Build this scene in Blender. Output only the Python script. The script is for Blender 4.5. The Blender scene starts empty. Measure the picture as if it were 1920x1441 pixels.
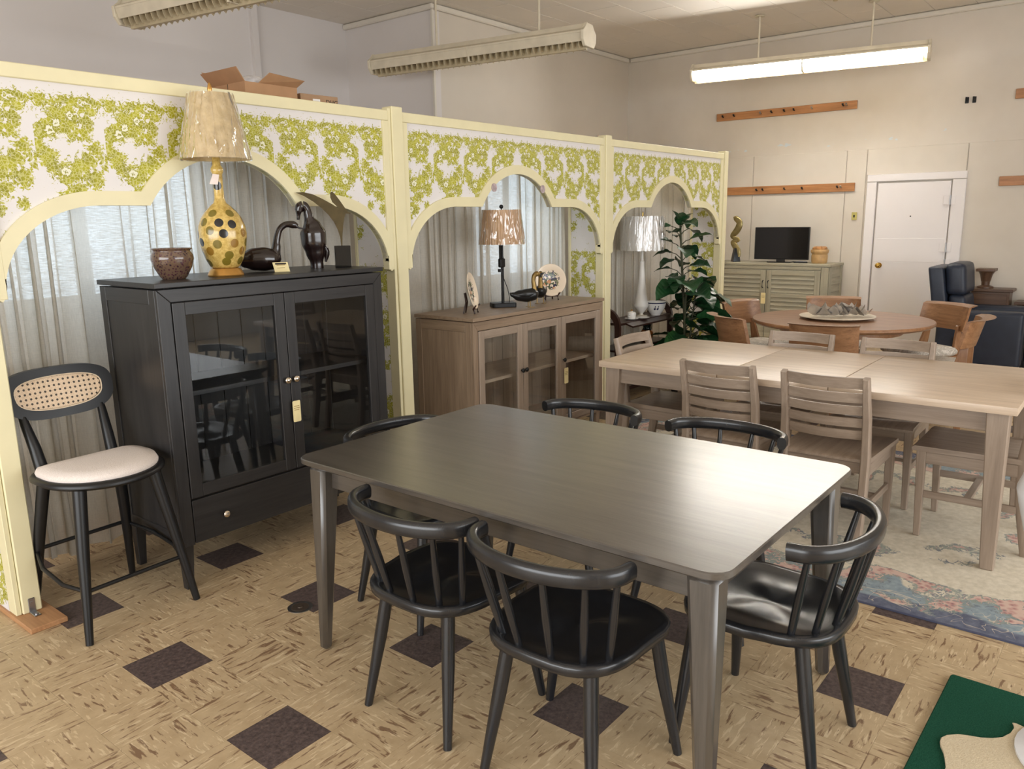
import bpy, bmesh, math, random
from mathutils import Vector, Matrix
random.seed(7)
PI = math.pi
SC = bpy.context.scene
COL = SC.collection
# ------------------------------------------------------------------ camera
CAM = Vector((-1.1429, -2.5511, 1.5838)); FPX = 1481.3
YAW, PITCH, ROLL = 0.6778, 0.2055, -0.0163
_f = Vector((math.cos(YAW)*math.cos(PITCH), math.sin(YAW)*math.cos(PITCH), -math.sin(PITCH)))
_r0 = Vector((math.sin(YAW), -math.cos(YAW), 0)); _u0 = _r0.cross(_f)
_r = math.cos(ROLL)*_r0 + math.sin(ROLL)*_u0; _u = -math.sin(ROLL)*_r0 + math.cos(ROLL)*_u0
cd = bpy.data.cameras.new('camera'); cam = bpy.data.objects.new('camera', cd); COL.objects.link(cam)
cd.sensor_fit = 'HORIZONTAL'; cd.sensor_width = 36.0; cd.lens = 36.0*FPX/1920.0; cd.clip_start = .05; cd.clip_end = 100
cam.matrix_world = Matrix(((_r.x, _u.x, -_f.x, CAM.x), (_r.y, _u.y, -_f.y, CAM.y), (_r.z, _u.z, -_f.z, CAM.z), (0, 0, 0, 1)))
SC.camera = cam
def px_of(p):
    d = Vector(p)-CAM; z = d.dot(_f)
    return (960+FPX*d.dot(_r)/z, 720.5-FPX*d.dot(_u)/z, z)
# ------------------------------------------------------------------ view, world, lights
vs = SC.view_settings; vs.view_transform = 'Standard'; vs.look = 'None'; vs.gamma = 1.0; vs.use_curve_mapping = False
vs.exposure = 0.42
w = bpy.data.worlds.new('daylight_sky'); SC.world = w; w.use_nodes = True
bgn = w.node_tree.nodes['Background']; bgn.inputs[0].default_value = (.72, .86, 1, 1); bgn.inputs[1].default_value = 1.2
def area(name, loc, direction, sx, sy, power, color):
    l = bpy.data.lights.new(name, 'AREA'); l.shape = 'RECTANGLE'; l.size = sx; l.size_y = sy; l.energy = power; l.color = color
    o = bpy.data.objects.new(name, l); COL.objects.link(o); o.location = loc
    o.rotation_euler = Vector(direction).to_track_quat('-Z', 'Y').to_euler()
    return o
# daylight entering by the shop windows behind and to the right of the camera
area('daylight_right', (2.0, -6.45, 1.75), (0, 1, -.12), 6.4, 2.3, 145, (1, .985, .96))
area('daylight_behind', (-4.95, -1.2, 1.75), (1, 0, -.12), 6.0, 2.3, 175, (1, .99, .97))
TUBE_STRENGTH = 60.0
H = 3.74
# ------------------------------------------------------------------ helpers
def srgb(r, g, b, a=1):
    f = lambda c: (c/255/12.92) if c/255 <= .04045 else ((c/255+.055)/1.055)**2.4
    return (f(r), f(g), f(b), a)
class NT:
    def __init__(s, name):
        s.m = bpy.data.materials.new(name); s.m.use_nodes = True; s.t = s.m.node_tree
        s.b = s.t.nodes['Principled BSDF']; s.out = s.t.nodes['Material Output']
    def n(s, typ, ins=None, **attr):
        nd = s.t.nodes.new(typ)
        for k, v in attr.items(): setattr(nd, k, v)
        for k, v in (ins or {}).items():
            if isinstance(v, bpy.types.NodeSocket): s.t.links.new(v, nd.inputs[k])
            else: nd.inputs[k].default_value = v
        return nd
    def math(s, op, a, b=0.0, c=None):
        ins = {0: a, 1: b}
        if c is not None: ins[2] = c
        return s.n('ShaderNodeMath', ins, operation=op).outputs[0]
    def mix(s, f, a, b, blend='MIX'):
        nd = s.t.nodes.new('ShaderNodeMix'); nd.data_type = 'RGBA'; nd.blend_type = blend
        for i, v in ((0, f), (6, a), (7, b)):
            if isinstance(v, bpy.types.NodeSocket): s.t.links.new(v, nd.inputs[i])
            else: nd.inputs[i].default_value = v
        return nd.outputs[2]
    def ramp(s, fac, stops, interp='LINEAR'):
        nd = s.n('ShaderNodeValToRGB', {0: fac}); cr = nd.color_ramp; cr.interpolation = interp
        while len(cr.elements) < len(stops): cr.elements.new(.5)
        for e, (p, c) in zip(cr.elements, stops): e.position = p; e.color = c
        return nd.outputs[0]
    def coord(s, kind='Object', scale=(1, 1, 1), loc=(0, 0, 0), rot=(0, 0, 0)):
        if kind == 'World': v = s.n('ShaderNodeNewGeometry').outputs['Position']
        else: v = s.n('ShaderNodeTexCoord').outputs[kind]
        return s.n('ShaderNodeMapping', {'Vector': v, 'Scale': scale, 'Location': loc, 'Rotation': rot}).outputs[0]
    def noise(s, vec, scale=5, detail=3, rough=.5, dist=0):
        return s.n('ShaderNodeTexNoise', {'Vector': vec, 'Scale': scale, 'Detail': detail, 'Roughness': rough, 'Distortion': dist}).outputs['Fac']
    def bump(s, h, strength=.2, dist=.01):
        s.t.links.new(s.n('ShaderNodeBump', {'Height': h, 'Strength': strength, 'Distance': dist}).outputs[0], s.b.inputs['Normal'])
    def base(s, v, rough=.5, metal=0.0, spec=.5, coat=0.0):
        if isinstance(v, bpy.types.NodeSocket): s.t.links.new(v, s.b.inputs['Base Color'])
        else: s.b.inputs['Base Color'].default_value = v
        if isinstance(rough, bpy.types.NodeSocket): s.t.links.new(rough, s.b.inputs['Roughness'])
        else: s.b.inputs['Roughness'].default_value = rough
        s.b.inputs['Metallic'].default_value = metal; s.b.inputs['Specular IOR Level'].default_value = spec
        s.b.inputs['Coat Weight'].default_value = coat; s.b.inputs['Coat Roughness'].default_value = .15
        return s.m
def plain(name, c, rough=.5, metal=0.0, spec=.5, coat=0.0, var=.06, scale=30):
    t = NT(name); v = t.noise(t.coord(), scale, 3)
    f = lambda k: tuple(min(1, x*k) for x in c[:3])+(1,)
    return t.base(t.ramp(v, [(.3, f(1-var)), (.7, f(1+var))]), rough, metal, spec, coat)
def wood(name, c1, c2, axis='x', rough=.4, scale=1.0, coat=0.0, bump=.05, spec=.5, coat_rough=.15):
    t = NT(name); k = {'x': (1.3, 22, 22), 'y': (22, 1.3, 22), 'z': (22, 22, 1.3)}[axis]
    v = t.coord('Object', tuple(a*scale for a in k))
    a = t.noise(v, 1.6, 5, .6, .3); b = t.noise(v, 7, 3, .6)
    m = t.math('ADD', t.math('MULTIPLY', a, .72), t.math('MULTIPLY', b, .28))
    col = t.ramp(m, [(.32, c1), (.68, c2)])
    if bump: t.bump(b, bump, .002)
    t.base(col, rough, 0, spec, coat); t.b.inputs['Coat Roughness'].default_value = coat_rough
    return t.m
# --- mesh building
def finish(name, bm, mat, parent=None, angle=None, loc=None):
    me = bpy.data.meshes.new(name)
    bmesh.ops.recalc_face_normals(bm, faces=bm.faces[:]) if not getattr(bm, '_keep', False) else None
    bm.to_mesh(me); bm.free()
    for m in (mat if isinstance(mat, (list, tuple)) else [mat]): me.materials.append(m)
    if angle is not None:
        me.polygons.foreach_set('use_smooth', [True]*len(me.polygons)); me.set_sharp_from_angle(angle=math.radians(angle))
    o = bpy.data.objects.new(name, me); COL.objects.link(o)
    if parent: o.parent = parent
    if loc: o.location = loc
    return o
class G:
    """collects shapes in one bmesh"""
    def __init__(s): s.bm = bmesh.new(); s.mi = 0
    def faces(s, vs, fs):
        v = [s.bm.verts.new(p) for p in vs]; out = []
        for f in fs:
            try:
                q = s.bm.faces.new([v[i] for i in f]); q.material_index = s.mi; out.append(q)
            except ValueError: pass
        return v, out
    def box(s, x0, x1, y0, y1, z0, z1, bev=0.0, seg=1):
        v, f = s.faces([(x0, y0, z0), (x1, y0, z0), (x1, y1, z0), (x0, y1, z0), (x0, y0, z1), (x1, y0, z1), (x1, y1, z1), (x0, y1, z1)],
                       [(0, 3, 2, 1), (4, 5, 6, 7), (0, 1, 5, 4), (1, 2, 6, 5), (2, 3, 7, 6), (3, 0, 4, 7)])
        if bev: bmesh.ops.bevel(s.bm, geom=list({e for q in f for e in q.edges}), offset=bev, segments=seg, affect='EDGES', profile=.6)
        return s
    def hexa(s, b4, t4, bev=0.0, seg=1):
        v, f = s.faces(list(b4)+list(t4), [(0, 3, 2, 1), (4, 5, 6, 7), (0, 1, 5, 4), (1, 2, 6, 5), (2, 3, 7, 6), (3, 0, 4, 7)])
        if bev: bmesh.ops.bevel(s.bm, geom=list({e for q in f for e in q.edges}), offset=bev, segments=seg, affect='EDGES', profile=.6)
        return s
    def leg(s, top, bot, wt, wb, bev=.004, wt2=None, wb2=None):
        """tapered square leg from top centre to bottom centre"""
        a, c = wt/2, (wt2 or wt)/2; b, d = wb/2, (wb2 or wb)/2
        B = [(bot[0]+i*b, bot[1]+j*d, bot[2]) for i, j in ((-1, -1), (1, -1), (1, 1), (-1, 1))]
        T = [(top[0]+i*a, top[1]+j*c, top[2]) for i, j in ((-1, -1), (1, -1), (1, 1), (-1, 1))]
        return s.hexa(B, T, bev)
    def prism(s, poly, d0, d1, plane='xz', bev=0.0):
        m = {'xz': lambda a, b, d: (a, d, b), 'yz': lambda a, b, d: (d, a, b), 'xy': lambda a, b, d: (a, b, d)}[plane]
        n = len(poly)
        v, f = s.faces([m(a, b, d0) for a, b in poly]+[m(a, b, d1) for a, b in poly],
                       [tuple(range(n)), tuple(range(2*n-1, n-1, -1))]+[(i, (i+1) % n, n+(i+1) % n, n+i) for i in range(n)])
        if bev: bmesh.ops.bevel(s.bm, geom=list({e for q in f[:2] for e in q.edges}), offset=bev, segments=1, affect='EDGES')
        return s
    def rings(s, rings, cap0=True, cap1=True, closed=True):
        n = len(rings[0]); vs = [p for r in rings for p in r]; fs = []
        for k in range(len(rings)-1):
            for i in range(n if closed else n-1): fs.append((k*n+i, k*n+(i+1) % n, (k+1)*n+(i+1) % n, (k+1)*n+i))
        if cap0: fs.append(tuple(range(n-1, -1, -1)))
        if cap1: fs.append(tuple(range((len(rings)-1)*n, len(rings)*n)))
        s.faces(vs, fs); return s
    def lathe(s, prof, n=20, c=(0, 0, 0), cap0=True, cap1=True, sx=1.0, sy=1.0):
        return s.rings([[(c[0]+r*sx*math.cos(2*PI*i/n), c[1]+r*sy*math.sin(2*PI*i/n), c[2]+z) for i in range(n)] for r, z in prof], cap0, cap1)
    def tube(s, pts, r, n=8, up=(0, 0, 1), su=1.0, sv=1.0, cap=True, sq=False):
        pts = [Vector(p) for p in pts]; m = len(pts)
        rr = r if isinstance(r, (list, tuple)) else [r]*m
        R = []; up = Vector(up)
        for i, p in enumerate(pts):
            t = (pts[min(i+1, m-1)]-pts[max(i-1, 0)]).normalized()
            a = up-t*up.dot(t)
            if a.length < 1e-4: a = Vector((1, 0, 0))-t*t.x
            a.normalize(); b = t.cross(a)
            ring = []
            for k in range(n):
                th = 2*PI*(k+.5)/n; c, d = math.cos(th), math.sin(th)
                if sq: c, d = [math.copysign(abs(q)**(sq if sq < 1 else .4), q) for q in (c, d)]
                ring.append(tuple(p+a*(c*rr[i]*su)+b*(d*rr[i]*sv)))
            R.append(ring)
        return s.rings(R, cap, cap)
    def ball(s, c, rx, ry=None, rz=None, n=14, m=8):
        ry = ry or rx; rz = rz or rx
        R = []
        for j in range(m+1):
            a = -PI/2+PI*(j+.0)/m; q = max(math.cos(a), .02)
            R.append([(c[0]+rx*q*math.cos(2*PI*i/n), c[1]+ry*q*math.sin(2*PI*i/n), c[2]+rz*math.sin(a)) for i in range(n)])
        return s.rings(R)
    def go(s, name, mat, parent=None, angle=None, loc=None): return finish(name, s.bm, mat, parent, angle, loc)
def setp(o, label=None, cat=None, group=None, kind=None):
    for k, v in (('label', label), ('category', cat), ('group', group), ('kind', kind)):
        if v: o[k] = v
    return o
def thing(name, label, cat, loc=(0, 0, 0), rz=0.0, group=None, kind=None):
    o = bpy.data.objects.new(name, None); o.empty_display_size = .1; COL.objects.link(o)
    o.location = loc; o.rotation_euler = (0, 0, rz)
    return setp(o, label, cat, group, kind)
def struct(o): o['kind'] = 'structure'; return o
def dup(root, loc, rz, label):
    r = root.copy(); COL.objects.link(r); r.location = loc; r.rotation_euler = (0, 0, rz); r['label'] = label
    def rec(src, dst):
        for ch in src.children:
            c = ch.copy(); COL.objects.link(c); c.parent = dst; rec(ch, c)
    rec(root, r); return r
def arc(cx, cy, rx, ry, a0, a1, n): return [(cx+rx*math.cos(a0+(a1-a0)*i/n), cy+ry*math.sin(a0+(a1-a0)*i/n)) for i in range(n+1)]
def rrect(x0, x1, y0, y1, r, n=4):
    p = []
    for cx, cy, a in ((x1-r, y1-r, 0), (x0+r, y1-r, PI/2), (x0+r, y0+r, PI), (x1-r, y0+r, 1.5*PI)): p += arc(cx, cy, r, r, a, a+PI/2, n)
    return p
_fonts = {}
def text_mesh(name, txt, size, mat, parent, loc, rot, extrude=.0006):
    cu = bpy.data.curves.new(name, 'FONT'); cu.body = txt; cu.size = size; cu.extrude = extrude; cu.align_x = 'CENTER'; cu.align_y = 'CENTER'; cu.resolution_u = 3
    tmp = bpy.data.objects.new(name+'_src', cu); COL.objects.link(tmp); bpy.context.view_layer.update()
    me = bpy.data.meshes.new_from_object(tmp.evaluated_get(bpy.context.evaluated_depsgraph_get()))
    bpy.data.objects.remove(tmp); bpy.data.curves.remove(cu)
    me.name = name; me.materials.clear(); me.materials.append(mat)
    o = bpy.data.objects.new(name, me); COL.objects.link(o); o.parent = parent; o.location = loc; o.rotation_euler = rot
    return o
# ------------------------------------------------------------------ materials of the setting
def floor_mat(name, grain):
    t = NT(name); k = (7, 44, 1) if grain == 'x' else (44, 7, 1)
    v = t.coord('World', k); v2 = t.coord('World', tuple(a*1.7 for a in k), (13.1, 7.7, 3)); lo = t.noise(t.coord('World'), 3.1, 2)
    n1 = t.noise(v, 1.3, 4, .62, .5); n2 = t.noise(v2, 1.1, 3, .6, .4); mid = t.noise(t.coord('World'), 14, 4, .6)
    base = t.ramp(mid, [(.3, srgb(180, 156, 122)), (.72, srgb(200, 177, 142))])
    br = t.ramp(t.math('ADD', n1, t.math('MULTIPLY', t.math('SUBTRACT', lo, .2), .2)), [(.635, (0, 0, 0, 1)), (.69, (1, 1, 1, 1))])
    cr = t.ramp(n2, [(.565, (0, 0, 0, 1)), (.635, (1, 1, 1, 1))])
    c = t.mix(t.math('MULTIPLY', cr, .6), base, srgb(228, 208, 172)); c = t.mix(t.math('MULTIPLY', br, .8), c, srgb(112, 80, 58))
    t.bump(mid, .05, .002)
    return t.base(c, .38, 0, .45)
M = {}
M['floor_x'] = floor_mat('beige_vinyl_tile', 'x'); M['floor_y'] = floor_mat('beige_vinyl_tile_turned', 'y')
t = NT('dark_vinyl_tile'); v = t.noise(t.coord('World'), 60, 5, .7); v2 = t.noise(t.coord('World', (9, 16, 1)), 5, 4, .7)
c = t.ramp(v, [(.35, srgb(66, 56, 55)), (.68, srgb(108, 93, 89))]); c = t.mix(t.ramp(v2, [(.68, (0, 0, 0, 1)), (.72, (.7, .7, .7, 1))]), c, srgb(150, 120, 95))
M['floor_dark'] = t.base(c, .45, 0, .4)
def paint(name, c, stain=.05, rough=.6):
    t = NT(name); a = t.noise(t.coord('World'), .8, 4, .6); b = t.noise(t.coord('World'), 26, 3, .6)
    f = lambda k: tuple(min(1, x*k) for x in c[:3])+(1,)
    col = t.ramp(a, [(.3, f(1-stain)), (.7, f(1+stain))])
    sp = t.noise(t.coord('World', (1, 1, 1), (3, 9, 2)), 9, 2, .4)
    col = t.mix(t.ramp(sp, [(.80, (0, 0, 0, 1)), (.82, (.5, .5, .5, 1))]), col, f(.55))
    t.bump(b, .06, .004)
    return t.base(col, rough, 0, .35)
M['wall'] = paint('old_white_wall_paint', srgb(214, 205, 192)); M['wall_l'] = paint('daylight_tinted_wall_paint', srgb(222, 216, 213), .03)  # left-wall paint carries the daylight's grey cast and added brightness in its colour
M['trimw'] = paint('white_trim_paint', srgb(222, 215, 203), .04); M['doorp'] = paint('white_door_paint', srgb(236, 231, 230), .02, .45)
# the far wall has worn patches near its plaster seam
t = NT('worn_far_wall_paint'); a = t.noise(t.coord('World'), .9, 4, .6); col = t.ramp(a, [(.3, srgb(206, 197, 184)), (.7, srgb(219, 211, 199))])
z = t.n('ShaderNodeSeparateXYZ', {0: t.n('ShaderNodeNewGeometry').outputs['Position']}).outputs[2]
band = t.math('SUBTRACT', 1.0, t.math('MULTIPLY', t.math('ABSOLUTE', t.math('SUBTRACT', z, 2.42)), 9.0))
pk = t.math('ADD', t.noise(t.coord('World', (1, 2.2, 5)), 2.4, 3, .6), t.math('MULTIPLY', t.math('MAXIMUM', band, -1.0), .12))
col = t.mix(t.ramp(pk, [(.735, (0, 0, 0, 1)), (.76, (.8, .8, .8, 1))]), col, srgb(205, 218, 224))
t.bump(t.noise(t.coord('World'), 22, 3), .05, .004); M['wall_far'] = t.base(col, .6, 0, .35)
M['ceil'] = paint('ceiling_tile_paint', srgb(230, 222, 211), .05); M['gap_shade'] = plain('gap_shade_paint', srgb(38, 33, 30), .9)
M['cream'] = plain('cream_enamel_trim', srgb(236, 227, 187), .42, spec=.45, var=.03, scale=8)
M['pine'] = wood('orange_pine', srgb(144, 96, 58), srgb(188, 134, 86), 'y', .4); M['pine_x'] = wood('orange_pine_board', srgb(160, 114, 76), srgb(200, 152, 108), 'y', .5)
M['steel'] = plain('steel', srgb(170, 170, 172), .3, 1.0); M['brass'] = plain('brass', srgb(196, 160, 84), .25, 1.0)
M['black'] = plain('black_paint', srgb(17, 17, 19), .38, spec=.5); M['iron'] = plain('black_iron', srgb(22, 22, 23), .45, .3)
# ------------------------------------------------------------------ floor and its tiles
fl = G().box(-5.1, 9.1, -6.7, 4.9, -.06, -.004).go('floor', M['floor_x']); struct(fl)
TS = .2286
def tile_mesh(name, mat):
    g = G(); q = .0003; g.box(q, TS-q, q, TS-q, -.004, 0); o = g.go(name, mat, fl); me = o.data; bpy.data.objects.remove(o); return me
TM = {k: tile_mesh('floor_tile', M[m]) for k, m in (('x', 'floor_x'), ('y', 'floor_y'), ('d', 'floor_dark'))}
cells = []
for i in range(-6, 39):
    for j in range(-14, 20):
        p = px_of(((i+.5)*TS, (j+.5)*TS, 0)) if ((i+.5)*TS-CAM.x)*_f.x+((j+.5)*TS-CAM.y)*_f.y-CAM.z*_f.z > .3 else None
        vis = p and -80 < p[0] < 2000 and 560 < p[1] < 1520
        kd = 'd' if (i % 3 == 0 and j % 3 == 0) else ('x' if (i+j) % 2 == 0 else 'y')
        hidden = 2.15 < i*TS < 4.4 and j*TS < .4
        cells.append((0 if (vis and not hidden) else 1, p[2] if p else 99, i, j, kd))
cells.sort()
for q in cells[:300]:
    o = bpy.data.objects.new('floor_tile', TM[q[4]]); COL.objects.link(o); o.parent = fl; o.location = (q[2]*TS, q[3]*TS, 0)
g = G()
for q in cells[300:]:
    g.mi = 'xyd'.index(q[4]); g.box(q[2]*TS+.0007, (q[2]+1)*TS-.0007, q[3]*TS+.0007, (q[3]+1)*TS-.0007, -.004, 0)
o = g.go('floor_tiles', [M['floor_x'], M['floor_y'], M['floor_dark']], fl); o['kind'] = 'stuff'
dr = thing('floor_drain', 'round steel drain cover set in the beige tile floor', 'drain', (.68, .082, 0))
G().lathe([(.052, 0), (.052, .002), (.046, .003), (.040, .002)], 24).go('rim', M['steel'], dr, 40); G().lathe([(.038, 0), (.037, .0025), (.012, .0025), (.011, .005), (.003, .006)], 24).go('cover', plain('worn_steel', srgb(96, 84, 74), .5, .7), dr, 40)
# ------------------------------------------------------------------ ceiling and its tiles
ce = G().box(-5.1, 9.1, -6.7, 4.9, H+.03, H+.12).go('ceiling', M['ceil']); struct(ce)
g = G(); g.box(.002, .818, .002, .408, 0, .02, .003); o = g.go('ceiling_tile', M['ceil'], ce); tme = o.data; bpy.data.objects.remove(o)
far = []
for j in range(-16, 13):
    for i in range(-8, 12):
        x = .3+i*.82+(.41 if j % 2 else 0); y = .01+j*.41
        if x > 8.98 or x < -5: continue
        if x > 5.0 and y > 3.5: continue
        if x+.82 > 9.0 or y+.41 > 4.8 or (x < 5.1 and x+.82 > 5.12 and y > 3.3) or (x > 5.1 and y+.41 > 3.46):
            xm = 9.0 if x+.82 > 9.0 else (5.1 if (x < 5.1 and x+.82 > 5.12 and y > 3.3) else x+.82); ym = min(y+.41, 4.78, 3.44 if x > 5.1 else 9)
            if y < 4.7 and xm-x > .02 and ym-y > .02: G().box(x+.002, xm-.002, y+.002, ym-.002, H, H+.02, .003).go('ceiling_tile', M['ceil'], ce)
            continue
        p = px_of((x+.41, y+.2, H)); d = (Vector((x+.41, y+.2, H))-CAM).dot(_f)
        far.append((0 if d > .5 and -150 < p[0] < 2100 and -120 < p[1] else 1, d, x, y))
far.sort()
for q in far[:260]:
    o = bpy.data.objects.new('ceiling_tile', tme); COL.objects.link(o); o.parent = ce; o.location = (q[2], q[3], H)
    if 4.0 < q[2] < 4.9 and q[3] > 3.9: o.location.z -= .0; o.rotation_euler = (.10, 0, 0); o.location.z -= .045; G().box(q[2], q[2]+.82, q[3]-.0, q[3]+.41, H+.022, H+.029).go('cavity_shade', M['gap_shade'], ce)  # dark sheet above the sagging tile paints the shade of an open gap
g = G()
for q in far[260:]: g.box(q[2]+.002, q[2]+.818, q[3]+.002, q[3]+.408, H, H+.02)
o = g.go('ceiling_tiles', M['ceil'], ce); o['kind'] = 'stuff'
# ------------------------------------------------------------------ walls
wf = struct(G().box(9.0, 9.12, -6.7, 3.56, 0, H+.1).go('wall_far', M['wall_far']))
for y0, y1 in ((1.574, 3.44), (.424, 1.566), (.194, .416), (-.85, .186), (-2.4, -.858), (-3.6, -2.408)):
    z0 = 0
    if (y0, y1) == (-.85, .186): z0 = 2.03
    G().box(8.985, 9.0, y0, y1, z0, 2.325, .003).go('wall_panel', M['wall_far'], wf)
struct(G().box(-5.1, 5.1, 4.78, 4.9, 0, H+.1).go('wall_left', M['wall_l']))
struct(G().box(3.86, 3.93, 4.735, 4.78, 0, H).go('trim_1', M['wall_l']))
struct(G().box(5.1, 5.2, 3.44, 4.78, 0, H+.1).go('wall_return', M['wall_l'])); struct(G().box(5.2, 9.0, 3.44, 3.56, 0, H+.1).go('wall_chase', M['wall']))
struct(G().box(5.055, 5.1, 3.40, 4.78, H-.06, H-.005, .01).go('trim_2', M['trimw'])); struct(G().box(5.105, 8.95, 3.395, 3.44, H-.06, H-.005, .01).go('trim_3', M['trimw']))
struct(G().box(8.955, 9.0, -6.5, 3.39, H-.06, H-.005, .01).go('trim_4', M['trimw'])); struct(G().box(5.075, 5.1, 3.415, 3.44, 0, H-.061).go('trim_5', M['trimw']))
def window_wall(name, horiz, fixed, a0, a1, o0, o1, n):
    g = G(); bx = (lambda u0, u1, z0, z1: g.box(u0, u1, fixed[0], fixed[1], z0, z1)) if horiz else (lambda u0, u1, z0, z1: g.box(fixed[0], fixed[1], u0, u1, z0, z1))
    bx(a0, a1, 0, .55); bx(a0, a1, 2.95, H+.1); bx(a0, o0, .55, 2.95); bx(o1, a1, .55, 2.95)
    return struct(g.go(name, M['wall']))
window_wall('wall_right', True, (-6.7, -6.55), -5.1, 9.1, -1.3, 5.3, 3); window_wall('wall_behind', False, (-5.2, -5.05), -6.7, 4.9, -4.3, 1.9, 3)
for k, (hz, o0, o1) in enumerate(((True, -1.3, 5.3), (False, -4.3, 1.9))):
    g = G()
    for i in range(4):
        u = o0+(o1-o0)*i/3
        g.box(u-.03, u+.03, -6.66, -6.58, .55, 2.95) if hz else g.box(-5.16, -5.08, u-.03, u+.03, .55, 2.95)
    wo = struct(g.go('window_%d' % (k+3), M['trimw']))
# far door
wd = bpy.data.objects.new('door_1', None); COL.objects.link(wd); wd.location = (9.0, 0, 0); struct(wd)
G().box(-.03, .0, -.72, .045, 0, 1.93, .003).go('door_panel', M['doorp'], wd)
G().box(-.034, -.03, -.70, .03, 1.03, 1.30, .002).go('door_rail', M['doorp'], wd); G().box(-.033, -.03, -.70, .03, 1.01, 1.025).go('door_rail', M['doorp'], wd)
for y0, y1 in ((.06, .165), (-.87, -.735)): G().box(-.045, -.001, y0, y1, 0, 1.945, .004).go('door_jamb', M['doorp'], wd)
G().box(-.045, -.001, -.87, .165, 1.95, 2.03, .004).go('door_head', M['doorp'], wd)
for zz in (1.72, 1.20, 1.02):
    h = G().box(-.05, -.046, -.78, -.66, zz-.05, zz+.05, .002).go('hinge', M['doorp'], wd); G().tube([(-.055, -.727, zz-.055), (-.055, -.727, zz+.055)], .008).go('hinge_pin', M['steel'], h)
kb = G().tube([(-.03, -.03, .985), (-.07, -.03, .985)], .012).go('door_knob', M['brass'], wd, 40); G().ball((-.085, -.03, .985), .024, .03, .03).go('knob_ball', M['brass'], kb, 60)
G().tube([(-.03, -.03, .985), (-.036, -.03, .985)], .034, 14).go('rose', M['brass'], kb, 40)
G().tube([(-.034, -.33, 1.55), (-.028, -.33, 1.55)], .008).go('peephole', M['iron'], wd)
sw = thing('light_switch', 'small tan switch plate on far wall left of white door', 'switch', (9.0, .29, 1.56))
G().box(-.03, -.016, -.03, .03, -.045, .045, .003).go('plate', plain('tan_plastic', srgb(190, 178, 104), .5), sw); G().box(-.036, -.03, -.008, .008, -.015, .015).go('toggle', M['iron'], sw)
# peg rails
def peg_rail(y0, y1, zc, h, pegs, label):
    r = thing('peg_rail', label, 'wall rail', (8.985, 0, zc), 0, 'pine peg rails on the far wall')
    xo = .015 if zc > 2.33 else 0
    G().box(-.022+xo, xo-.0005, y0, y1, -h/2, h/2, .004).go('board', M['pine'], r)
    for p, m in pegs:
        k = G(); k.tube([(-.022+xo, p, .0), (-.05+xo, p, .0), (-.062+xo, p, .018)], [.008, .007, .012]); k.go('peg', M[m], r, 50)
    return r
peg_rail(.347, 2.096, 2.84, .095, [(2.0, 'iron'), (1.85, 'iron'), (1.5, 'steel'), (1.36, 'iron'), (1.2, 'iron'), (1.08, 'iron'), (.86, 'steel'), (.5, 'iron'), (.46, 'steel')], 'upper tilted pine rail with pegs below the lit ceiling light')
peg_rail(.306, 1.95, 1.90, .1, [(1.5, 'iron'), (1.42, 'iron'), (1.14, 'iron'), (.92, 'iron'), (.5, 'iron'), (.46, 'steel')], 'lower pine rail with pegs above the television')
peg_rail(-3.0, -1.24, 2.79, .1, [(-1.6, 'iron')], 'high pine rail at the right edge of the far wall')
peg_rail(-3.0, -1.175, 1.905, .1, [(-1.6, 'iron')], 'low pine rail at the right edge beside the white door')
for k, (yy, lb) in enumerate(((-.79, 'left small black coat hook on bare far wall'), (-.86, 'right small black coat hook on bare far wall'))):
    hk = thing('coat_hook', lb, 'hook', (9.0, yy, 2.775), 0, 'pair of black hooks'); G().box(-.008, 0, -.018, .018, -.035, .03, .003).go('plate', M['iron'], hk); G().tube([(-.008, 0, .0), (-.05, 0, -.01), (-.06, 0, .025)], .009).go('prong', M['iron'], hk, 50)
# exit sign on the chase wall, half hidden by the partition
ex = thing('exit_sign', 'small exit sign peeking over the partition top', 'sign', (8.33, 3.44, 2.60))
G().box(-.16, .16, -.03, 0, -.09, .075, .004).go('plate', plain('white_plastic', srgb(225, 215, 200), .5), ex)
text_mesh('lettering', 'EXIT', .17, plain('red_letters', srgb(170, 36, 30), .5), ex, (0, -.032, .0), (PI/2, 0, 0))
# ------------------------------------------------------------------ wallpaper
t = NT('olive_floral_wallpaper')
uv = t.n('ShaderNodeSeparateXYZ', {0: t.n('ShaderNodeTexCoord').outputs['UV']})
RU, RV = .275, .78
u = t.math('SUBTRACT', RU, t.math('FLOORED_MODULO', uv.outputs[0], RU)); vv = t.math('FLOORED_MODULO', uv.outputs[1], RV)
pv = t.n('ShaderNodeCombineXYZ', {0: u, 1: vv, 2: 0.0}).outputs[0]
blobs = [(.115, .565, .075, .055), (.20, .585, .062, .04), (.155, .605, .05, .025), (.065, .49, .058, .045), (.13, .50, .05, .05), (.205, .505, .032, .06), (.245, .60, .03, .02),
         (.012, .415, .035, .03), (.05, .37, .045, .035), (.10, .33, .06, .05), (.155, .33, .055, .045), (.20, .375, .042, .035), (.235, .415, .03, .03), (.27, .37, .03, .03),
         (.075, .18, .06, .04), (.12, .225, .045, .04), (.15, .25, .03, .03), (.025, .135, .045, .035), (.205, .195, .025, .025), (.255, .14, .03, .03), (.17, .05, .05, .04), (.1, .03, .04, .03), (.225, .30, .03, .04), (.03, .60, .03, .03)]
field = None
for (a, b, ra, rb) in blobs:
    dx = t.math('MULTIPLY', t.math('SUBTRACT', u, a), 1/ra); dy = t.math('MULTIPLY', t.math('SUBTRACT', vv, b), 1/rb)
    d = t.math('SUBTRACT', 1.0, t.math('ADD', t.math('MULTIPLY', dx, dx), t.math('MULTIPLY', dy, dy)))
    field = d if field is None else t.math('SMOOTH_MAX', field, d, .15)
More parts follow.
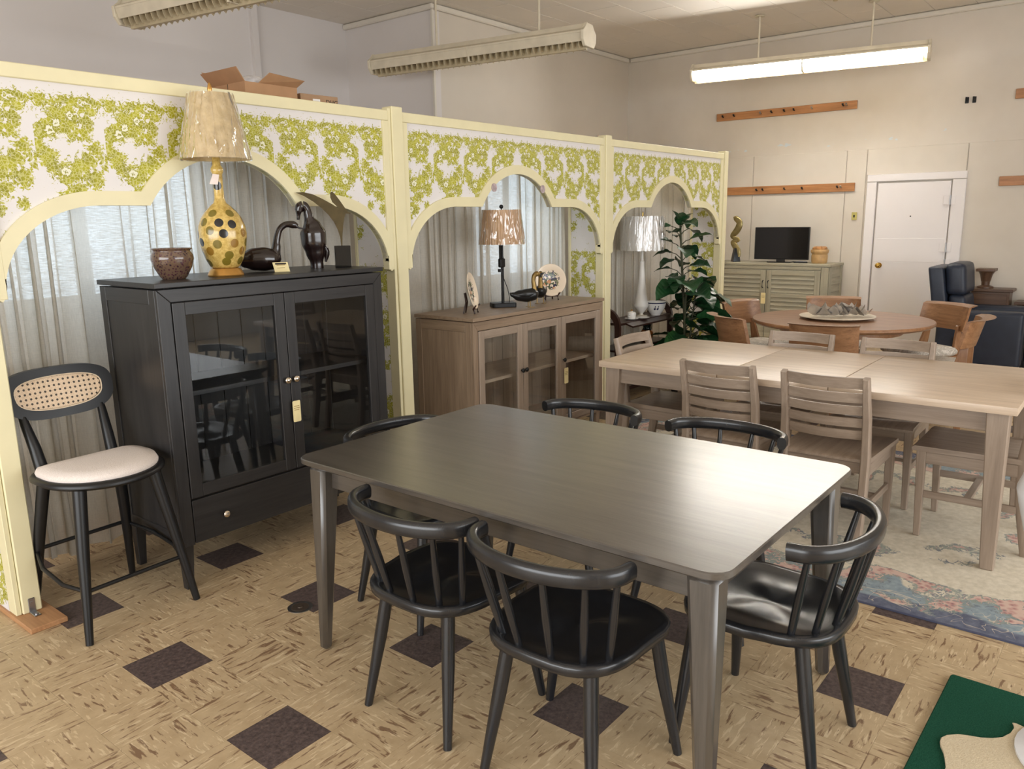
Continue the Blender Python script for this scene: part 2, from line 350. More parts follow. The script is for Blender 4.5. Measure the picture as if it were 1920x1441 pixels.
field = t.math('MAXIMUM', field, -1.6)
nz = t.noise(pv, 52, 4, .6, 1.4); vo = t.n('ShaderNodeTexVoronoi', {'Vector': pv, 'Scale': 75.0}, feature='DISTANCE_TO_EDGE').outputs['Distance']
val = t.math('ADD', t.math('MULTIPLY', field, .40), t.math('ADD', t.math('MULTIPLY', t.math('SUBTRACT', nz, .5), 2.7), t.math('MULTIPLY', t.math('SUBTRACT', t.noise(pv, 17, 2, .5, .8), .44), 1.7)))
mask = t.ramp(val, [(.04, (0, 0, 0, 1)), (.09, (1, 1, 1, 1))])
inner = t.ramp(vo, [(.05, (1, 1, 1, 1)), (.11, (0, 0, 0, 1))])
shade = t.ramp(t.noise(pv, 22, 2), [(.35, srgb(146, 143, 12)), (.65, srgb(182, 178, 30))])
green = t.mix(t.math('MULTIPLY', inner, .5), shade, srgb(236, 232, 168))
near = t.ramp(field, [(.0, (0, 0, 0, 1)), (.4, (.35, .35, .35, 1))])
ground = t.mix(t.math('MULTIPLY', near, .6), srgb(234, 230, 229), srgb(240, 236, 190))
wc = t.mix(mask, ground, green)
for (a, b, r_) in ((.06, .485, .021), (.088, .515, .017), (.145, .545, .017), (.105, .325, .021), (.075, .175, .021), (.04, .15, .016), (.17, .05, .02)):
    dd = t.n('ShaderNodeVectorMath', {0: pv, 1: (a, b, 0)}, operation='DISTANCE').outputs['Value']
    ang = t.math('ADD', dd, t.math('MULTIPLY', t.math('SUBTRACT', t.noise(pv, 75, 3, .6, 1.0), .5), .034))
    rose = t.math('LESS_THAN', ang, r_); lines_ = t.math('GREATER_THAN', t.math('SINE', t.math('MULTIPLY', ang, 6.283*1.4/r_)), .55)
    wc = t.mix(rose, wc, t.mix(lines_, srgb(240, 238, 214), srgb(150, 146, 24)))
M['wallpaper'] = t.base(wc, .5, 0, .4)
def uv_set(o, fn):
    me = o.data; l = me.uv_layers.new(name='UVMap')
    for lp in me.loops: l.data[lp.index].uv = fn(me.vertices[lp.vertex_index].co)
# ------------------------------------------------------------------ arched partition
YP = .922; ZT = 2.2
def arch_curve(w, xc, nh=.39):
    c = [(.0, 1.315), (.022, 1.30), (.036, 1.315)]
    c += arc(.44, 1.33, .40, .34, PI, PI/2, 14)
    R = (nh*nh+.22*.22)/(2*.22); zc = 1.67+.22-R; a = math.asin(nh/R)
    left = c + [(xc+R*math.sin(-a+a*i/12), zc+R*math.cos(-a+a*i/12)) for i in range(13)]
    right = []
    for x, z in reversed(left[:-1]): right.append((2*xc-x, z))
    return left+right
def arch_panel(x0, x1, label):
    wdt = x1-x0; xc = wdt/2; cv = arch_curve(wdt, xc)
    p = thing('arch_panel', label, 'partition panel', (x0, YP, 0), 0, 'arched partition panels')
    g = G()
    up = lambda x: ZT-.01
    R = []
    for (x, z) in cv: R.append([(x, .008, z), (x, .008, ZT-.01), (x, .04, ZT-.01), (x, .04, z)])
    g.rings(R); b = g.go('board', M['wallpaper'], p); uv_set(b, lambda c: (abs(c.x-xc), c.z-1.478))
    # band that follows the arch
    off = []; W = .06
    for i, (x, z) in enumerate(cv):
        a = Vector(cv[max(i-1, 0)]); q = Vector(cv[i]); e = Vector(cv[min(i+1, len(cv)-1)])
        n1 = (q-a) if (q-a).length > 1e-6 else (e-q); n2 = (e-q) if (e-q).length > 1e-6 else n1
        n1 = Vector((-n1.y, n1.x)).normalized(); n2 = Vector((-n2.y, n2.x)).normalized()
        m = (n1+n2); m = m.normalized() if m.length > 1e-6 else n1
        k = W/max(m.dot(n1), .55); o = q+m*k
        off.append((min(max(o.x, .0), wdt), min(o.y, ZT-.02)))
    for k in range(4):
        off[k] = (.045, max(1.36+.0*k, cv[k][1]+.06)); off[-1-k] = (wdt-.045, off[k][1])
    R = [[(a[0], -.004, a[1]), (b_[0], -.004, b_[1]), (b_[0], .02, b_[1]), (a[0], .045, a[1])] for a, b_ in zip(cv, off)]
    g = G(); g.rings(R); g.go('arch_trim', M['cream'], p)
    G().box(0, wdt, -.006, .05, ZT-.055, ZT, .003).go('top_rail', M['cream'], p)
    for a, b_ in ((0, .042), (wdt-.042, wdt)): G().box(a, b_, -.005, .045, 1.31, ZT-.056, .002).go('side_stile', M['cream'], p)
    return p
arch_panel(-.004, 2.084, 'wallpapered arch panel above the dark cabinet, nearest of three')
ap2 = arch_panel(2.191, 4.369, 'wallpapered arch panel above the beige cabinet, middle of three')
for sx, zz in ((-.24, 1.795), (.24, 1.795)):
    sk = G().tube([(1.089+sx*1.13, -.008, zz), (1.089+sx*1.13, -.0045, zz)], .028, 18).go('sticker', plain('mauve_sticker', srgb(186, 168, 170), .4, var=.25, scale=60), ap2)
arch_panel(4.476, 6.609, 'wallpapered arch panel above the potted plant, farthest of three')
lbl = ['cream partition post behind the cane-back stool', 'cream partition post between dark and beige cabinets', 'cream partition post between beige cabinet and tea cart', 'cream partition end post beside the potted plant']
for k, (x0, x1) in enumerate(((-.1, -.0045), (2.0845, 2.1905), (4.3695, 4.4755), (6.6095, 6.71))):
    p = thing('partition_post', lbl[k], 'post', ((x0+x1)/2, YP, 0), 0, 'partition posts'); hw = (x1-x0)/2
    G().box(-hw+.022, hw, -.014, .07, .022, ZT+.025, .004).go('stud', M['cream'], p); G().box(-hw, -hw+.02, -.004, .07, .022, ZT+.012, .002).go('side_strip', M['cream'], p)
    d = G().box(-hw, hw-.045, .072, .31, .022, 2.12).go('divider_board', M['wallpaper'], p); uv_set(d, lambda c: (c.y+.07, c.z-1.478+RV*3))
    G().box(-hw-.006, hw-.035, .311, .335, .022, 2.12, .002).go('divider_trim', M['cream'], p)
    G().box(-hw-.01, hw+.035, -.17, .5, 0, .0215, .003).go('foot_board', M['pine_x'], p)
    br = G(); br.box(-.004, .022, -.018, -.0145, .024, .085, .002); br.box(-.004, .022, -.07, -.0145, .0225, .027, .002); b2 = br.go('bracket', M['steel'], p)
    for q in ((-.019, .065), (-.055, None)):
        (G().tube([(.009, -.022, .065), (.009, -.018, .065)], .006) if q[1] else G().tube([(.009, -.055, .027), (.009, -.055, .033)], .007)).go('screw', M['steel'], b2)
# curtains
t = NT('linen_curtain'); a = t.noise(t.coord('Object', (9, 9, 120)), 3, 3, .6); b = t.noise(t.coord('Object', (160, 160, 10)), 3, 2)
c = t.ramp(t.math('ADD', t.math('MULTIPLY', a, .6), t.math('MULTIPLY', b, .4)), [(.36, srgb(222, 217, 208)), (.64, srgb(245, 241, 233))])
dif = t.n('ShaderNodeBsdfDiffuse', {0: c}); tr = t.n('ShaderNodeBsdfTranslucent', {0: c}); tp = t.n('ShaderNodeBsdfTransparent', {0: (.95, .95, .93, 1)})
m1 = t.n('ShaderNodeMixShader', {0: .42, 1: dif.outputs[0], 2: tr.outputs[0]})
hol = t.ramp(a, [(.42, (.04, .04, .04, 1)), (.62, (.20, .20, .20, 1))])
m2 = t.n('ShaderNodeMixShader', {0: hol, 1: m1.outputs[0], 2: tp.outputs[0]}); t.t.links.new(m2.outputs[0], t.out.inputs[0]); M['curtain'] = t.m
def curtain(x0, x1, seed, label):
    rnd = random.Random(seed); p = thing('curtain', label, 'curtain', (x0, 1.30, 0), 0, 'pleated linen curtains behind the arches')
    n = int((x1-x0)/.006); ph = [rnd.uniform(0, 6.28) for _ in range(4)]
    ys = []; xs = []; s = 0
    for i in range(n+1):
        x = (x1-x0)*i/n; s += .006*(1+.45*math.sin(x*5.1+ph[0])+.3*math.sin(x*13+ph[3]))
        xs.append(.02*math.sin(2*(s*62+ph[1]))); ys.append(.034*math.sin(s*62+ph[1])+.014*math.sin(s*27+ph[2])+.006*math.sin(s*150))
    R = []
    for k, zz in enumerate((.075, .5, 1.0, 1.5, 1.93, 1.975)):
        amp = (1.25, 1.1, .95, .85, .7, .6)[k]; R.append([(min(max((x1-x0)*i/n+xs[i]*amp+.006*math.sin(zz*2+i*.07), 0), x1-x0), ys[i]*amp, zz) for i in range(n+1)])
    g = G(); g.rings(R, False, False, False); g.go('cloth', M['curtain'], p, 180)
    G().tube([(0, .0, 1.985), (x1-x0, .0, 1.985)], .012).go('curtain_rod', wood('rod_wood', srgb(84, 60, 42), srgb(112, 84, 58), 'x'), p, 50)
    return p
curtain(.01, 2.06, 3, 'pale pleated curtain behind the dark cabinet, daylight glowing through'); curtain(2.2, 4.345, 5, 'pale pleated curtain behind the beige cabinet and pleated-shade lamp'); curtain(4.49, 6.58, 9, 'pale pleated curtain behind the tea cart and plant')
# low alcove wall with the two windows that glow through the curtains
struct(G().box(-.1, 6.7, 1.62, 1.68, 0, 2.16).go('wall_alcove', M['wall'])); struct(G().box(-.04, 6.6, 1.60, 1.62, 0, .09).go('baseboard_alcove', M['pine']))
pane = NT('daylit_pane'); em = pane.n('ShaderNodeEmission', {0: (.70, .85, 1.0, 1), 1: 1.9}); pane.t.links.new(em.outputs[0], pane.out.inputs[0])
for k, (x0, x1, z0) in enumerate(((.0, 1.26, 1.22), (3.57, 4.40, 1.12))):
    wn = bpy.data.objects.new('window_%d' % (k+1), None); COL.objects.link(wn); wn.location = (x0, 1.62, z0); struct(wn); ww = x1-x0; hh = 2.1-z0
    for a, b_ in ((.0, ww/2-.015), (ww/2+.015, ww)): G().box(a+.03, b_-.03, -.012, -.004, .03, hh-.03).go('pane', pane.m, wn)
    G().box(-.02, ww+.02, -.03, -.001, -.03, .029).go('window_sill', M['trimw'], wn)
    for a in (0, ww/2, ww): G().box(a-.028, a+.028, -.02, -.001, .03, hh).go('window_frame', M['trimw'], wn)
# shelf boards over the first alcove that carry the cartons
dk = thing('loft_shelf', 'plywood shelf on top of the partition under the cartons', 'shelf', (0, 0, 0)); G().box(.0, 2.07, .995, 1.67, 2.162, 2.184, .002).go('board', M['pine_x'], dk)
# ------------------------------------------------------------------ furniture materials
def woods(key, c1, c2, rough, **k):
    for ax in 'xyz': M[key+ax] = wood(key+'_wood_'+ax, c1, c2, ax, rough, **k)
woods('dk', srgb(58, 53, 48), srgb(84, 78, 72), .34, spec=.6, coat=1.0, coat_rough=.25); woods('cab', srgb(33, 32, 33), srgb(52, 50, 50), .36)
woods('bg', srgb(188, 166, 144), srgb(216, 195, 172), .34); woods('gb', srgb(138, 121, 106), srgb(168, 150, 133), .42); woods('oak', srgb(126, 106, 87), srgb(160, 138, 116), .42)
woods('wal', srgb(124, 86, 58), srgb(170, 126, 90), .3); woods('mah', srgb(40, 22, 18), srgb(66, 38, 30), .3); woods('grn', srgb(146, 141, 122), srgb(178, 172, 152), .55)
M['ebon'] = wood('ebony_black_wood', srgb(26, 27, 30), srgb(38, 39, 42), 'z', .27, spec=.65)
t = NT('cabinet_glass'); fr = t.math('ADD', .035, t.math('MULTIPLY', .85, t.math('POWER', t.n('ShaderNodeLayerWeight', {0: .5}).outputs['Facing'], 4.0))); gl = t.n('ShaderNodeBsdfGlossy', {0: (1, 1, 1, 1), 1: .01}); tp = t.n('ShaderNodeBsdfTransparent', {0: (.94, .955, .96, 1)})
mx = t.n('ShaderNodeMixShader', {0: fr, 1: tp.outputs[0], 2: gl.outputs[0]}); t.t.links.new(mx.outputs[0], t.out.inputs[0]); M['glass'] = t.m
t = NT('clear_plastic_wrap'); nz = t.noise(t.coord('Object', (11, 11, 1.4)), 2.0, 2, .5, 1.0); bm_ = t.n('ShaderNodeBump', {'Height': nz, 'Strength': .9, 'Distance': .03}).outputs[0]
gl = t.n('ShaderNodeBsdfGlossy', {0: (1, 1, 1, 1), 1: .06, 'Normal': bm_}); tp = t.n('ShaderNodeBsdfTransparent', {0: (.97, .97, .97, 1)})
fr = t.math('ADD', .06, t.math('MULTIPLY', .9, t.math('POWER', t.n('ShaderNodeLayerWeight', {0: .5, 'Normal': bm_}).outputs['Facing'], 4.0))); mx = t.n('ShaderNodeMixShader', {0: t.math('MULTIPLY', fr, 2.6), 1: tp.outputs[0], 2: gl.outputs[0]}); t.t.links.new(mx.outputs[0], t.out.inputs[0]); M['wrap'] = t.m
M['tag'] = plain('cream_price_tag', srgb(240, 224, 170), .6); M['ink'] = plain('dark_ink', srgb(50, 44, 40), .7); M['white'] = plain('white_china', srgb(240, 238, 234), .2, spec=.6, var=.02)
M['chrome'] = plain('chrome', srgb(215, 205, 190), .12, 1.0)
def price_tag(parent, loc, rz=0, s=1.0):
    """hanging tag with printed lines; local face looks to -Y"""
    tg = G().prism(rrect(-.019*s, .019*s, -.045*s, .045*s, .005*s, 2), -.0012, 0, 'xz').go('price_tag', M['tag'], parent); tg.location = loc; tg.rotation_euler = (0, 0, rz)
    for zz, wd_ in ((.022, .013), (.014, .014), (.006, .012)): G().box(-wd_*s, wd_*s, -.0018, -.0013, zz*s-.0016, zz*s+.0016).go('print_line', plain('ink_line', srgb(150, 126, 80), .7) if 'inkl' not in M else M['inkl'], tg)
    G().tube([(0, -.001, .044*s), (.002, .004, .09*s)], .0008, 5).go('string', M['ink'], tg)
    return tg
M['inkl'] = plain('tag_ink', srgb(168, 140, 88), .7)
# ------------------------------------------------------------------ dark dining table
tb = thing('dining_table', 'large dark charcoal wooden dining table in the foreground', 'table', (1.016, -1.04, 0))
g = G(); hx, hy = .524, .82
g.rings([[(x, y, .728) for x, y in rrect(-hx+.022, hx-.022, -hy+.022, hy-.022, .05, 5)], [(x, y, .742) for x, y in rrect(-hx, hx, -hy, hy, .06, 5)], [(x, y, .757) for x, y in rrect(-hx, hx, -hy, hy, .06, 5)], [(x, y, .760) for x, y in rrect(-hx+.003, hx-.003, -hy+.003, hy-.003, .058, 5)]])
g.go('tabletop', M['dky'], tb, 35)
for a in (-1, 1):
    G().box(a*(hx-.085)-.011, a*(hx-.085)+.011, -hy+.11, hy-.11, .645, .728, .002).go('apron', M['dky'], tb)
    G().box(-hx+.11, hx-.11, a*(hy-.085)-.011, a*(hy-.085)+.011, .645, .728, .002).go('apron', M['dkx'], tb)
    for b in (-1, 1): G().leg((a*(hx-.075), b*(hy-.075), .728), (a*(hx-.048), b*(hy-.048), 0), .085, .042, .014).go('leg', M['dkz'], tb, 40)
# ------------------------------------------------------------------ spindle-back chairs (front looks to +X)
def spindle_chair(label):
    c = thing('spindle_chair', label, 'chair', (0, 0, 0), 0, 'black spindle-back chairs round the dark table')
    def outline(s, z, dip=0):
        p = []
        for i in range(40):
            a = 2*PI*i/40; cx, cy = math.cos(a), math.sin(a); e = .42 if cx > 0 else .8
            x = math.copysign(abs(cx)**e, cx)*(.235 if cx > 0 else .225); y = math.copysign(abs(cy)**.62, cy)*(.235 if cx > 0 else .225)
            p.append((x*s, y*s, z+dip*(abs(y)/.23)**2))
        return p
    g = G(); g.rings([outline(.93, .414), outline(.99, .422), outline(1, .444), outline(.975, .4525), outline(.9, .4515), outline(.74, .438, .008), outline(.5, .430, .012), outline(.25, .431, .02), outline(.04, .434)])
    g.go('seat', M['ebon'], c, 60)
    for s in (-1, 1):
        G().tube([(.17, s*.165, .43), (.185, s*.19, .25), (.205, s*.235, 0)], [.021, .021, .0135], 10).go('leg', M['ebon'], c, 50)
        G().tube([(-.13, s*.135, .43), (-.16, s*.155, .25), (-.205, s*.185, 0)], [.021, .021, .0135], 10).go('leg', M['ebon'], c, 50)
    def rail(a): return Vector((-.13-.14*math.cos(a) if abs(a) < PI/2 else -.13, .240*math.sin(a), .715))
    pts = [Vector((-.112, -.242, .714))]+[rail(-PI/2+PI*i/22) for i in range(23)]+[Vector((-.112, .242, .714))]
    G().tube(pts, .0225, 16, (0, 0, 1), 1.1, .78, sq=.75).go('back_rail', M['ebon'], c, 50)
    for a, b in ((-1.32, -1.12), (-.82, -.72), (-.30, -.26), (.30, .26), (.82, .72), (1.32, 1.12)):
        t_ = rail(a); t_.z = .702; bt = Vector((-.195*math.cos(b)**.7-.005, .2*math.sin(b), .44))
        md = (t_+bt)/2
        G().tube([bt, md, t_], [.0105, .0125, .0085], 8).go('spindle', M['ebon'], c, 60)
    return c
sc0 = spindle_chair('black spindle chair at near long side, left of the two'); sc0.location = (.598, -.86, 0); sc0.rotation_euler = (0, 0, -.02)
dup(sc0, (.590, -1.375, 0), .02, 'black spindle chair at near long side, right of the two')
dup(sc0, (1.072, -1.775, 0), PI/2, 'black spindle chair at the table end on the right')
dup(sc0, (1.69, -.62, 0), PI, 'black spindle chair at far long side, in front of beige cabinet')
dup(sc0, (1.70, -1.27, 0), PI+.02, 'black spindle chair at far long side, in front of ladder-back chairs')
dup(sc0, (1.06, -.28, 0), -PI/2, 'black spindle chair at the table end beside the dark cabinet')
# ------------------------------------------------------------------ pale extension table
tb = thing('extension_table', 'long pale wood extension table with two leaf seams', 'table', (3.25, -1.14, .0095)); hx, hy = .53, 1.045
for y0, y1 in ((-hy, -.262), (-.259, .31), (.313, hy)): G().box(-hx, hx, y0, y1, .724, .76, .004, 2).go('table_leaf', M['bgy'], tb, 40)
for a in (-1, 1):
    G().box(a*(hx-.07)-.011, a*(hx-.07)+.011, -hy+.1, hy-.1, .63, .724, .002).go('apron', M['gby'], tb); G().box(a*(hx-.074)-.004, a*(hx-.074)+.004+a*.012, -hy+.1, hy-.1, .66, .664).go('apron_bead', M['oaky'], tb)
    G().box(-hx+.1, hx-.1, a*(hy-.07)-.011, a*(hy-.07)+.011, .63, .724, .002).go('apron', M['gbx'], tb)
    for b in (-1, 1): G().leg((a*(hx-.075), b*(hy-.075), .724), (a*(hx-.06), b*(hy-.055), 0), .09, .055, .004).go('leg', M['gbz'], tb)
# ------------------------------------------------------------------ ladder-back chairs
def ladder_chair(label):
    c = thing('ladder_back_chair', label, 'chair', (0, 0, 0), 0, 'pale ladder-back chairs round the extension table')
    for s in (-1, 1):
        G().tube([(-.265, s*.19, 0), (-.225, s*.19, .25), (-.215, s*.19, .45), (-.235, s*.188, .65), (-.29, s*.186, .85)], [.020, .023, .024, .021, .017], 8, (1, 0, 0), 1.1, .85, sq=True).go('back_post', M['gbz'], c, 40)
        G().leg((.205, s*.2, .44), (.195, s*.205, 0), .042, .028, .003).go('leg', M['gbz'], c)
        G().box(-.2, .2, s*.2-.009, s*.2+.009, .375, .435, .002).go('side_apron', M['gbx'], c); G().box(-.21, .19, s*.2-.008, s*.2+.008, .20, .235, .002).go('stretcher', M['gbx'], c)
    G().box(.19, .21, -.18, .18, .38, .435, .002).go('front_apron', M['gby'], c); G().box(-.215, -.197, -.18, .18, .38, .435, .002).go('rear_apron', M['gby'], c); G().box(-.02, .012, -.195, .195, .207, .228, .002).go('cross_stretcher', M['gby'], c)
    g = G(); R = []
    for i in range(9):
        y = -.225+.45*i/8; d = .008*math.cos(PI*(i-4)/8); R.append([(-.225, y*.93, .437), (.245, y, .437), (.248, y, .452-d*.3), (.235, y, .462-d), (-.21, y*.93, .462-d), (-.225, y*.93, .455-d)])
    g.rings(R); g.go('seat', M['gbx'], c, 40)
    for z0, z1 in ((.795, .85), (.728, .775), (.668, .712), (.608, .652), (.548, .592)):
        R = []
        for i in range(9):
            y = -.172+.344*i/8; k = lambda z: -.218-.075*max(0, (z-.45)/.4)**1.5-.032*math.cos(PI*(i-4)/8)+.004
            R.append([(k(z0), y, z0), (k(z0)+.014, y, z0), (k(z1)+.014, y, z1), (k(z1), y, z1)])
        G().rings(R).go('slat', M['gby'], c, 40)
    return c
lc0 = ladder_chair('pale ladder-back chair on near side of extension table, left one'); lc0.location = (2.845, -.90, .0095)
dup(lc0, (2.845, -1.43, .0095), 0, 'pale ladder-back chair on near side of extension table, right one')
dup(lc0, (3.548, -.89, .0095), PI, 'pale ladder-back chair on far side of extension table, left one'); dup(lc0, (3.548, -1.45, .0095), PI, 'pale ladder-back chair on far side of extension table, right one')
dup(lc0, (3.21, -.32, .0095), -PI/2, 'pale ladder-back chair at left end of extension table near the tea cart'); dup(lc0, (3.215, -1.985, .0095), PI/2, 'pale ladder-back chair at right end of extension table by photo edge')
# ------------------------------------------------------------------ counter stool (front looks to -Y)
st = thing('counter_stool', 'black counter stool with cane back and cream seat pad', 'stool', (.215, .74, 0), .05)
def dshape(s, z, n=40):
    p = []
    for i in range(n):
        a = 2*PI*i/n; cx, cy = math.cos(a), math.sin(a)
        y = cy*.255 if cy < 0 else math.copysign(abs(cy)**.55, cy)*.20
        p.append((cx*.24*s, (y-.02)*s+.0, z))
    return p
g = G(); g.rings([dshape(.93, .592), dshape(1, .604), dshape(1, .614), dshape(.97, .622), dshape(.9, .624)]); g.go('seat_frame', M['black'], st, 50)
t = NT('cream_bouclé_fabric'.replace('é', 'e')); nz = t.noise(t.coord(), 260, 3); t.bump(nz, .5, .004); M['fab'] = t.base(t.ramp(nz, [(.3, srgb(222, 210, 202)), (.7, srgb(240, 230, 224))]), .9, 0, .2)
pd = lambda s, z: [(x, min(y, .105*s), z_) for x, y, z_ in dshape(s, z)]
g = G(); g.rings([pd(.905, .622), pd(.915, .632), pd(.88, .648), pd(.7, .656), pd(.3, .658), pd(.03, .658)]); g.go('seat_pad', M['fab'], st, 60)
for s in (-1, 1):
    G().tube([(s*.15, -.15, .6), (s*.185, -.19, .35), (s*.23, -.245, 0)], [.026, .023, .0145], 12).go('leg', M['black'], st, 50)
    G().tube([(s*.15, .135, .6), (s*.18, .18, .35), (s*.212, .245, 0)], [.026, .023, .0145], 12).go('leg', M['black'], st, 50)
    G().tube([(s*.145, .15, .59), (s*.15, .185, .70), (s*.158, .228, .80), (s*.16, .252, .86)], [.026, .023, .018, .013], 10).go('back_post', M['black'], st, 50)
G().tube([(s*.0-.2, -.212, .2) for s in (0,)]+[(.2, -.212, .2)], .0085, 8).go('footrest_bar', M['black'], st, 50); G().tube([(-.19, .21, .27), (.19, .21, .27)], .0085, 8).go('footrest_bar', M['black'], st, 50)
for s in (-1, 1): G().tube([(s*.2, -.212, .2), (s*.235, -.1, .212), (s*.235, .06, .24), (s*.19, .21, .27)], .0085, 8).go('footrest_bar', M['black'], st, 50)
def back_ring(sc, y):
    p = []
    for i in range(48):
        a = 2*PI*i/48; cx, cz = math.cos(a), math.sin(a)
        wx = .222*(1+.06*cz); e = .62
        x = math.copysign(abs(cx)**e, cx)*wx; z = math.copysign(abs(cz)**.72, cz)*.104
        if sc < 1: x = math.copysign(max(abs(x)-.05*(1-sc)/.5*1.0, 0), x); z = z*(1-.72*(1-sc))
        p.append((x, y+.0+.30*x*x*-1+.22*z+.012, .905+z))
    return p
g = G(); o1, o2 = back_ring(1, .236), back_ring(1, .262); i1, i2 = back_ring(.52, .236), back_ring(.52, .262)
n = 48
for A, B, C_, D in ((o1, i1, i2, o2),):
    vs_ = A+B+C_+D; fs = []
    for i in range(n):
        j = (i+1) % n
        for q in range(4): fs.append((q*n+i, q*n+j, ((q+1) % 4)*n+j, ((q+1) % 4)*n+i))
    g.faces(vs_, fs)
g.go('back_frame', M['black'], st, 50)
t = NT('woven_cane'); sp = t.n('ShaderNodeSeparateXYZ', {0: t.n('ShaderNodeTexCoord').outputs['Object']}); k = 155.0
a_ = t.math('MULTIPLY', sp.outputs[0], k); b_ = t.math('MULTIPLY', sp.outputs[2], k)
s1 = t.math('SINE', t.math('ADD', a_, b_)); s2 = t.math('SINE', t.math('SUBTRACT', a_, b_)); dots = t.math('MULTIPLY', s1, s2)
c = t.mix(t.ramp(dots, [(.50, (0, 0, 0, 1)), (.60, (1, 1, 1, 1))]), t.ramp(t.noise(t.coord(), 200, 2), [(.3, srgb(214, 186, 152)), (.7, srgb(238, 214, 186))]), srgb(62, 50, 38)); M['cane'] = t.base(c, .5)
g = G(); q = back_ring(.545, .247); g.faces(q+[(0, .247+.012, .905)], [(i, (i+1) % 48, 48) for i in range(48)]); q2 = [(x, y+.003, z) for x, y, z in q]; g.faces(q2+[(0, .25+.012, .905)], [(i, (i+1) % 48, 48) for i in range(48)]); g.go('cane_panel', M['cane'], st)
g = G(); g.tube(back_ring(.53, .238)+back_ring(.53, .238)[:1], .003, 6, (0, 1, 0)); g.go('cane_edging', plain('cane_edge', srgb(232, 212, 184), .5), st, 60)
# ------------------------------------------------------------------ glazed cabinets (front face at y=0, looks to -Y)
def knob(parent, x, z, m, r=.016):
    return G().tube([(x, -y, z) for y in (.020, .031, .033, .038, .044, .047)], [.006, .006, r*.8, r, r*.8, .003], 14).go('knob', m, parent, 50)
def cab_door(c, x0, x1, z0, z1, w, pre, kn, kz, km):
    d = bpy.data.objects.new('door', None); COL.objects.link(d); d.parent = c
    for a, b in ((x0, x0+w), (x1-w, x1)): G().box(a, b, -.022, -.001, z0, z1, .002).go('door_stile', M[pre+'z'], d)
    for a, b in ((z0, z0+w), (z1-w, z1)): G().box(x0+w+.0005, x1-w-.0005, -.021, -.001, a, b, .002).go('door_rail', M[pre+'x'], d)
    G().box(x0+w-.004, x1-w+.004, -.013, -.009, z0+w-.004, z1-w+.004).go('glass_pane', M['glass'], d)
    if kn is not None: knob(d, kn, kz, km)
    return d
def case(c, W, D, Ht, zb, pre, st_, shelf, nplank, split):
    """open-fronted carcass: sides with recessed panel, plank back, floor, shelf, top, mitred front frame, feet"""
    inn = 'bg' if pre == 'oak' else pre  # paler wood inside: brightness for the dim sideboard interior put into the colour
    for s, x0 in ((0, 0), (1, W-.024)):
        G().box(x0+.004, x0+.02, .04, D-.03, zb, Ht-.03).go('side_panel', M[pre+'z'], c)
        for y0, y1 in ((.001, .05), (D-.05, D)): G().box(x0, x0+.024, y0, y1, zb, Ht-.028, .002).go('side_stile', M[pre+'z'], c)
        for z0, z1 in ((zb, zb+.06), (Ht-.09, Ht-.028)): G().box(x0, x0+.024, .0505, D-.0505, z0, z1, .002).go('side_rail', M[pre+'y'], c)
    for i in range(nplank):
        a = .026+(W-.052)*i/nplank; b = .026+(W-.052)*(i+1)/nplank; G().box(a+.002, b-.002, D-.022, D-.01, zb+.02, Ht-.03, .001).go('back_plank', M[inn+'z'], c)
    G().box(.025, W-.025, .03, D-.023, split[0], split[0]+.018).go('cabinet_floor', M[inn+'x'], c)
    for zs in shelf: G().box(.025, W-.025, .05, D-.023, zs-.011, zs+.011, .001).go('shelf', M[inn+'x'], c)
    G().box(-.008, W+.008, -.026, D+.004, Ht-.022, Ht, .003, 2).go('top_board', M[pre+'x'], c)
    f = st_
    G().prism([(0, Ht-.027), (W, Ht-.027), (W-f, Ht-.027-.055), (f, Ht-.027-.055)], -.018, .0, 'xz', .002).go('front_top_rail', M[pre+'x'], c)
    G().prism([(0, zb), (f, zb), (f, Ht-.083), (.001, Ht-.029)], -.018, .0, 'xz', .002).go('front_stile', M[pre+'z'], c); G().prism([(W, zb), (W-f, zb), (W-f, Ht-.083), (W-.001, Ht-.029)], -.018, .0, 'xz', .002).go('front_stile', M[pre+'z'], c)
    for x in (.032, W-.032):
        for y in (.02, D-.032): G().leg((x, y, zb), (x+(.004 if x > .1 else -.004), y, 0), .05, .034, .003).go('foot', M[pre+'z'], c)
W1, D1, H1 = 1.22, .48, 1.353
cb = thing('display_cabinet', 'tall charcoal display cabinet with two glass doors and drawer', 'cabinet', (.465, .612, 0))
case(cb, W1, D1, H1, .205, 'cab', .058, [.86], 9, (.40,))
dA = cab_door(cb, .061, .607, .415, 1.268, .055, 'cab', .588, .856, M['chrome']); dB = cab_door(cb, .611, 1.159, .415, 1.268, .055, 'cab', .636, .856, M['chrome'])
dw = G().box(.061, 1.159, -.02, -.001, .21, .405, .002).go('drawer', M['cabx'], cb); knob(dw, .21, .305, M['chrome']); knob(dw, 1.01, .305, M['chrome']); price_tag(cb, (.622, -.037, .70), 0, 1.15)
W2, D2, H2 = 1.475, .48, .998
cb2 = thing('sideboard', 'beige wood sideboard with three glass doors behind dark table', 'cabinet', (2.445, .652, 0))
case(cb2, W2, D2, H2, .13, 'oak', .042, [.565], 12, (.14,))
e = [.044, .488, .93, 1.431]
for i, kn in enumerate((.468, .508, .95)): cab_door(cb2, e[i]+.002, e[i+1]-.002, .145, .912, .052, 'gb', kn, .605, M['iron'])
G().box(.044, 1.431, -.016, -.001, .13, .142).go('bottom_rail', M['oakx'], cb2); price_tag(cb2, (.965, -.037, .49), 0, 1.25)
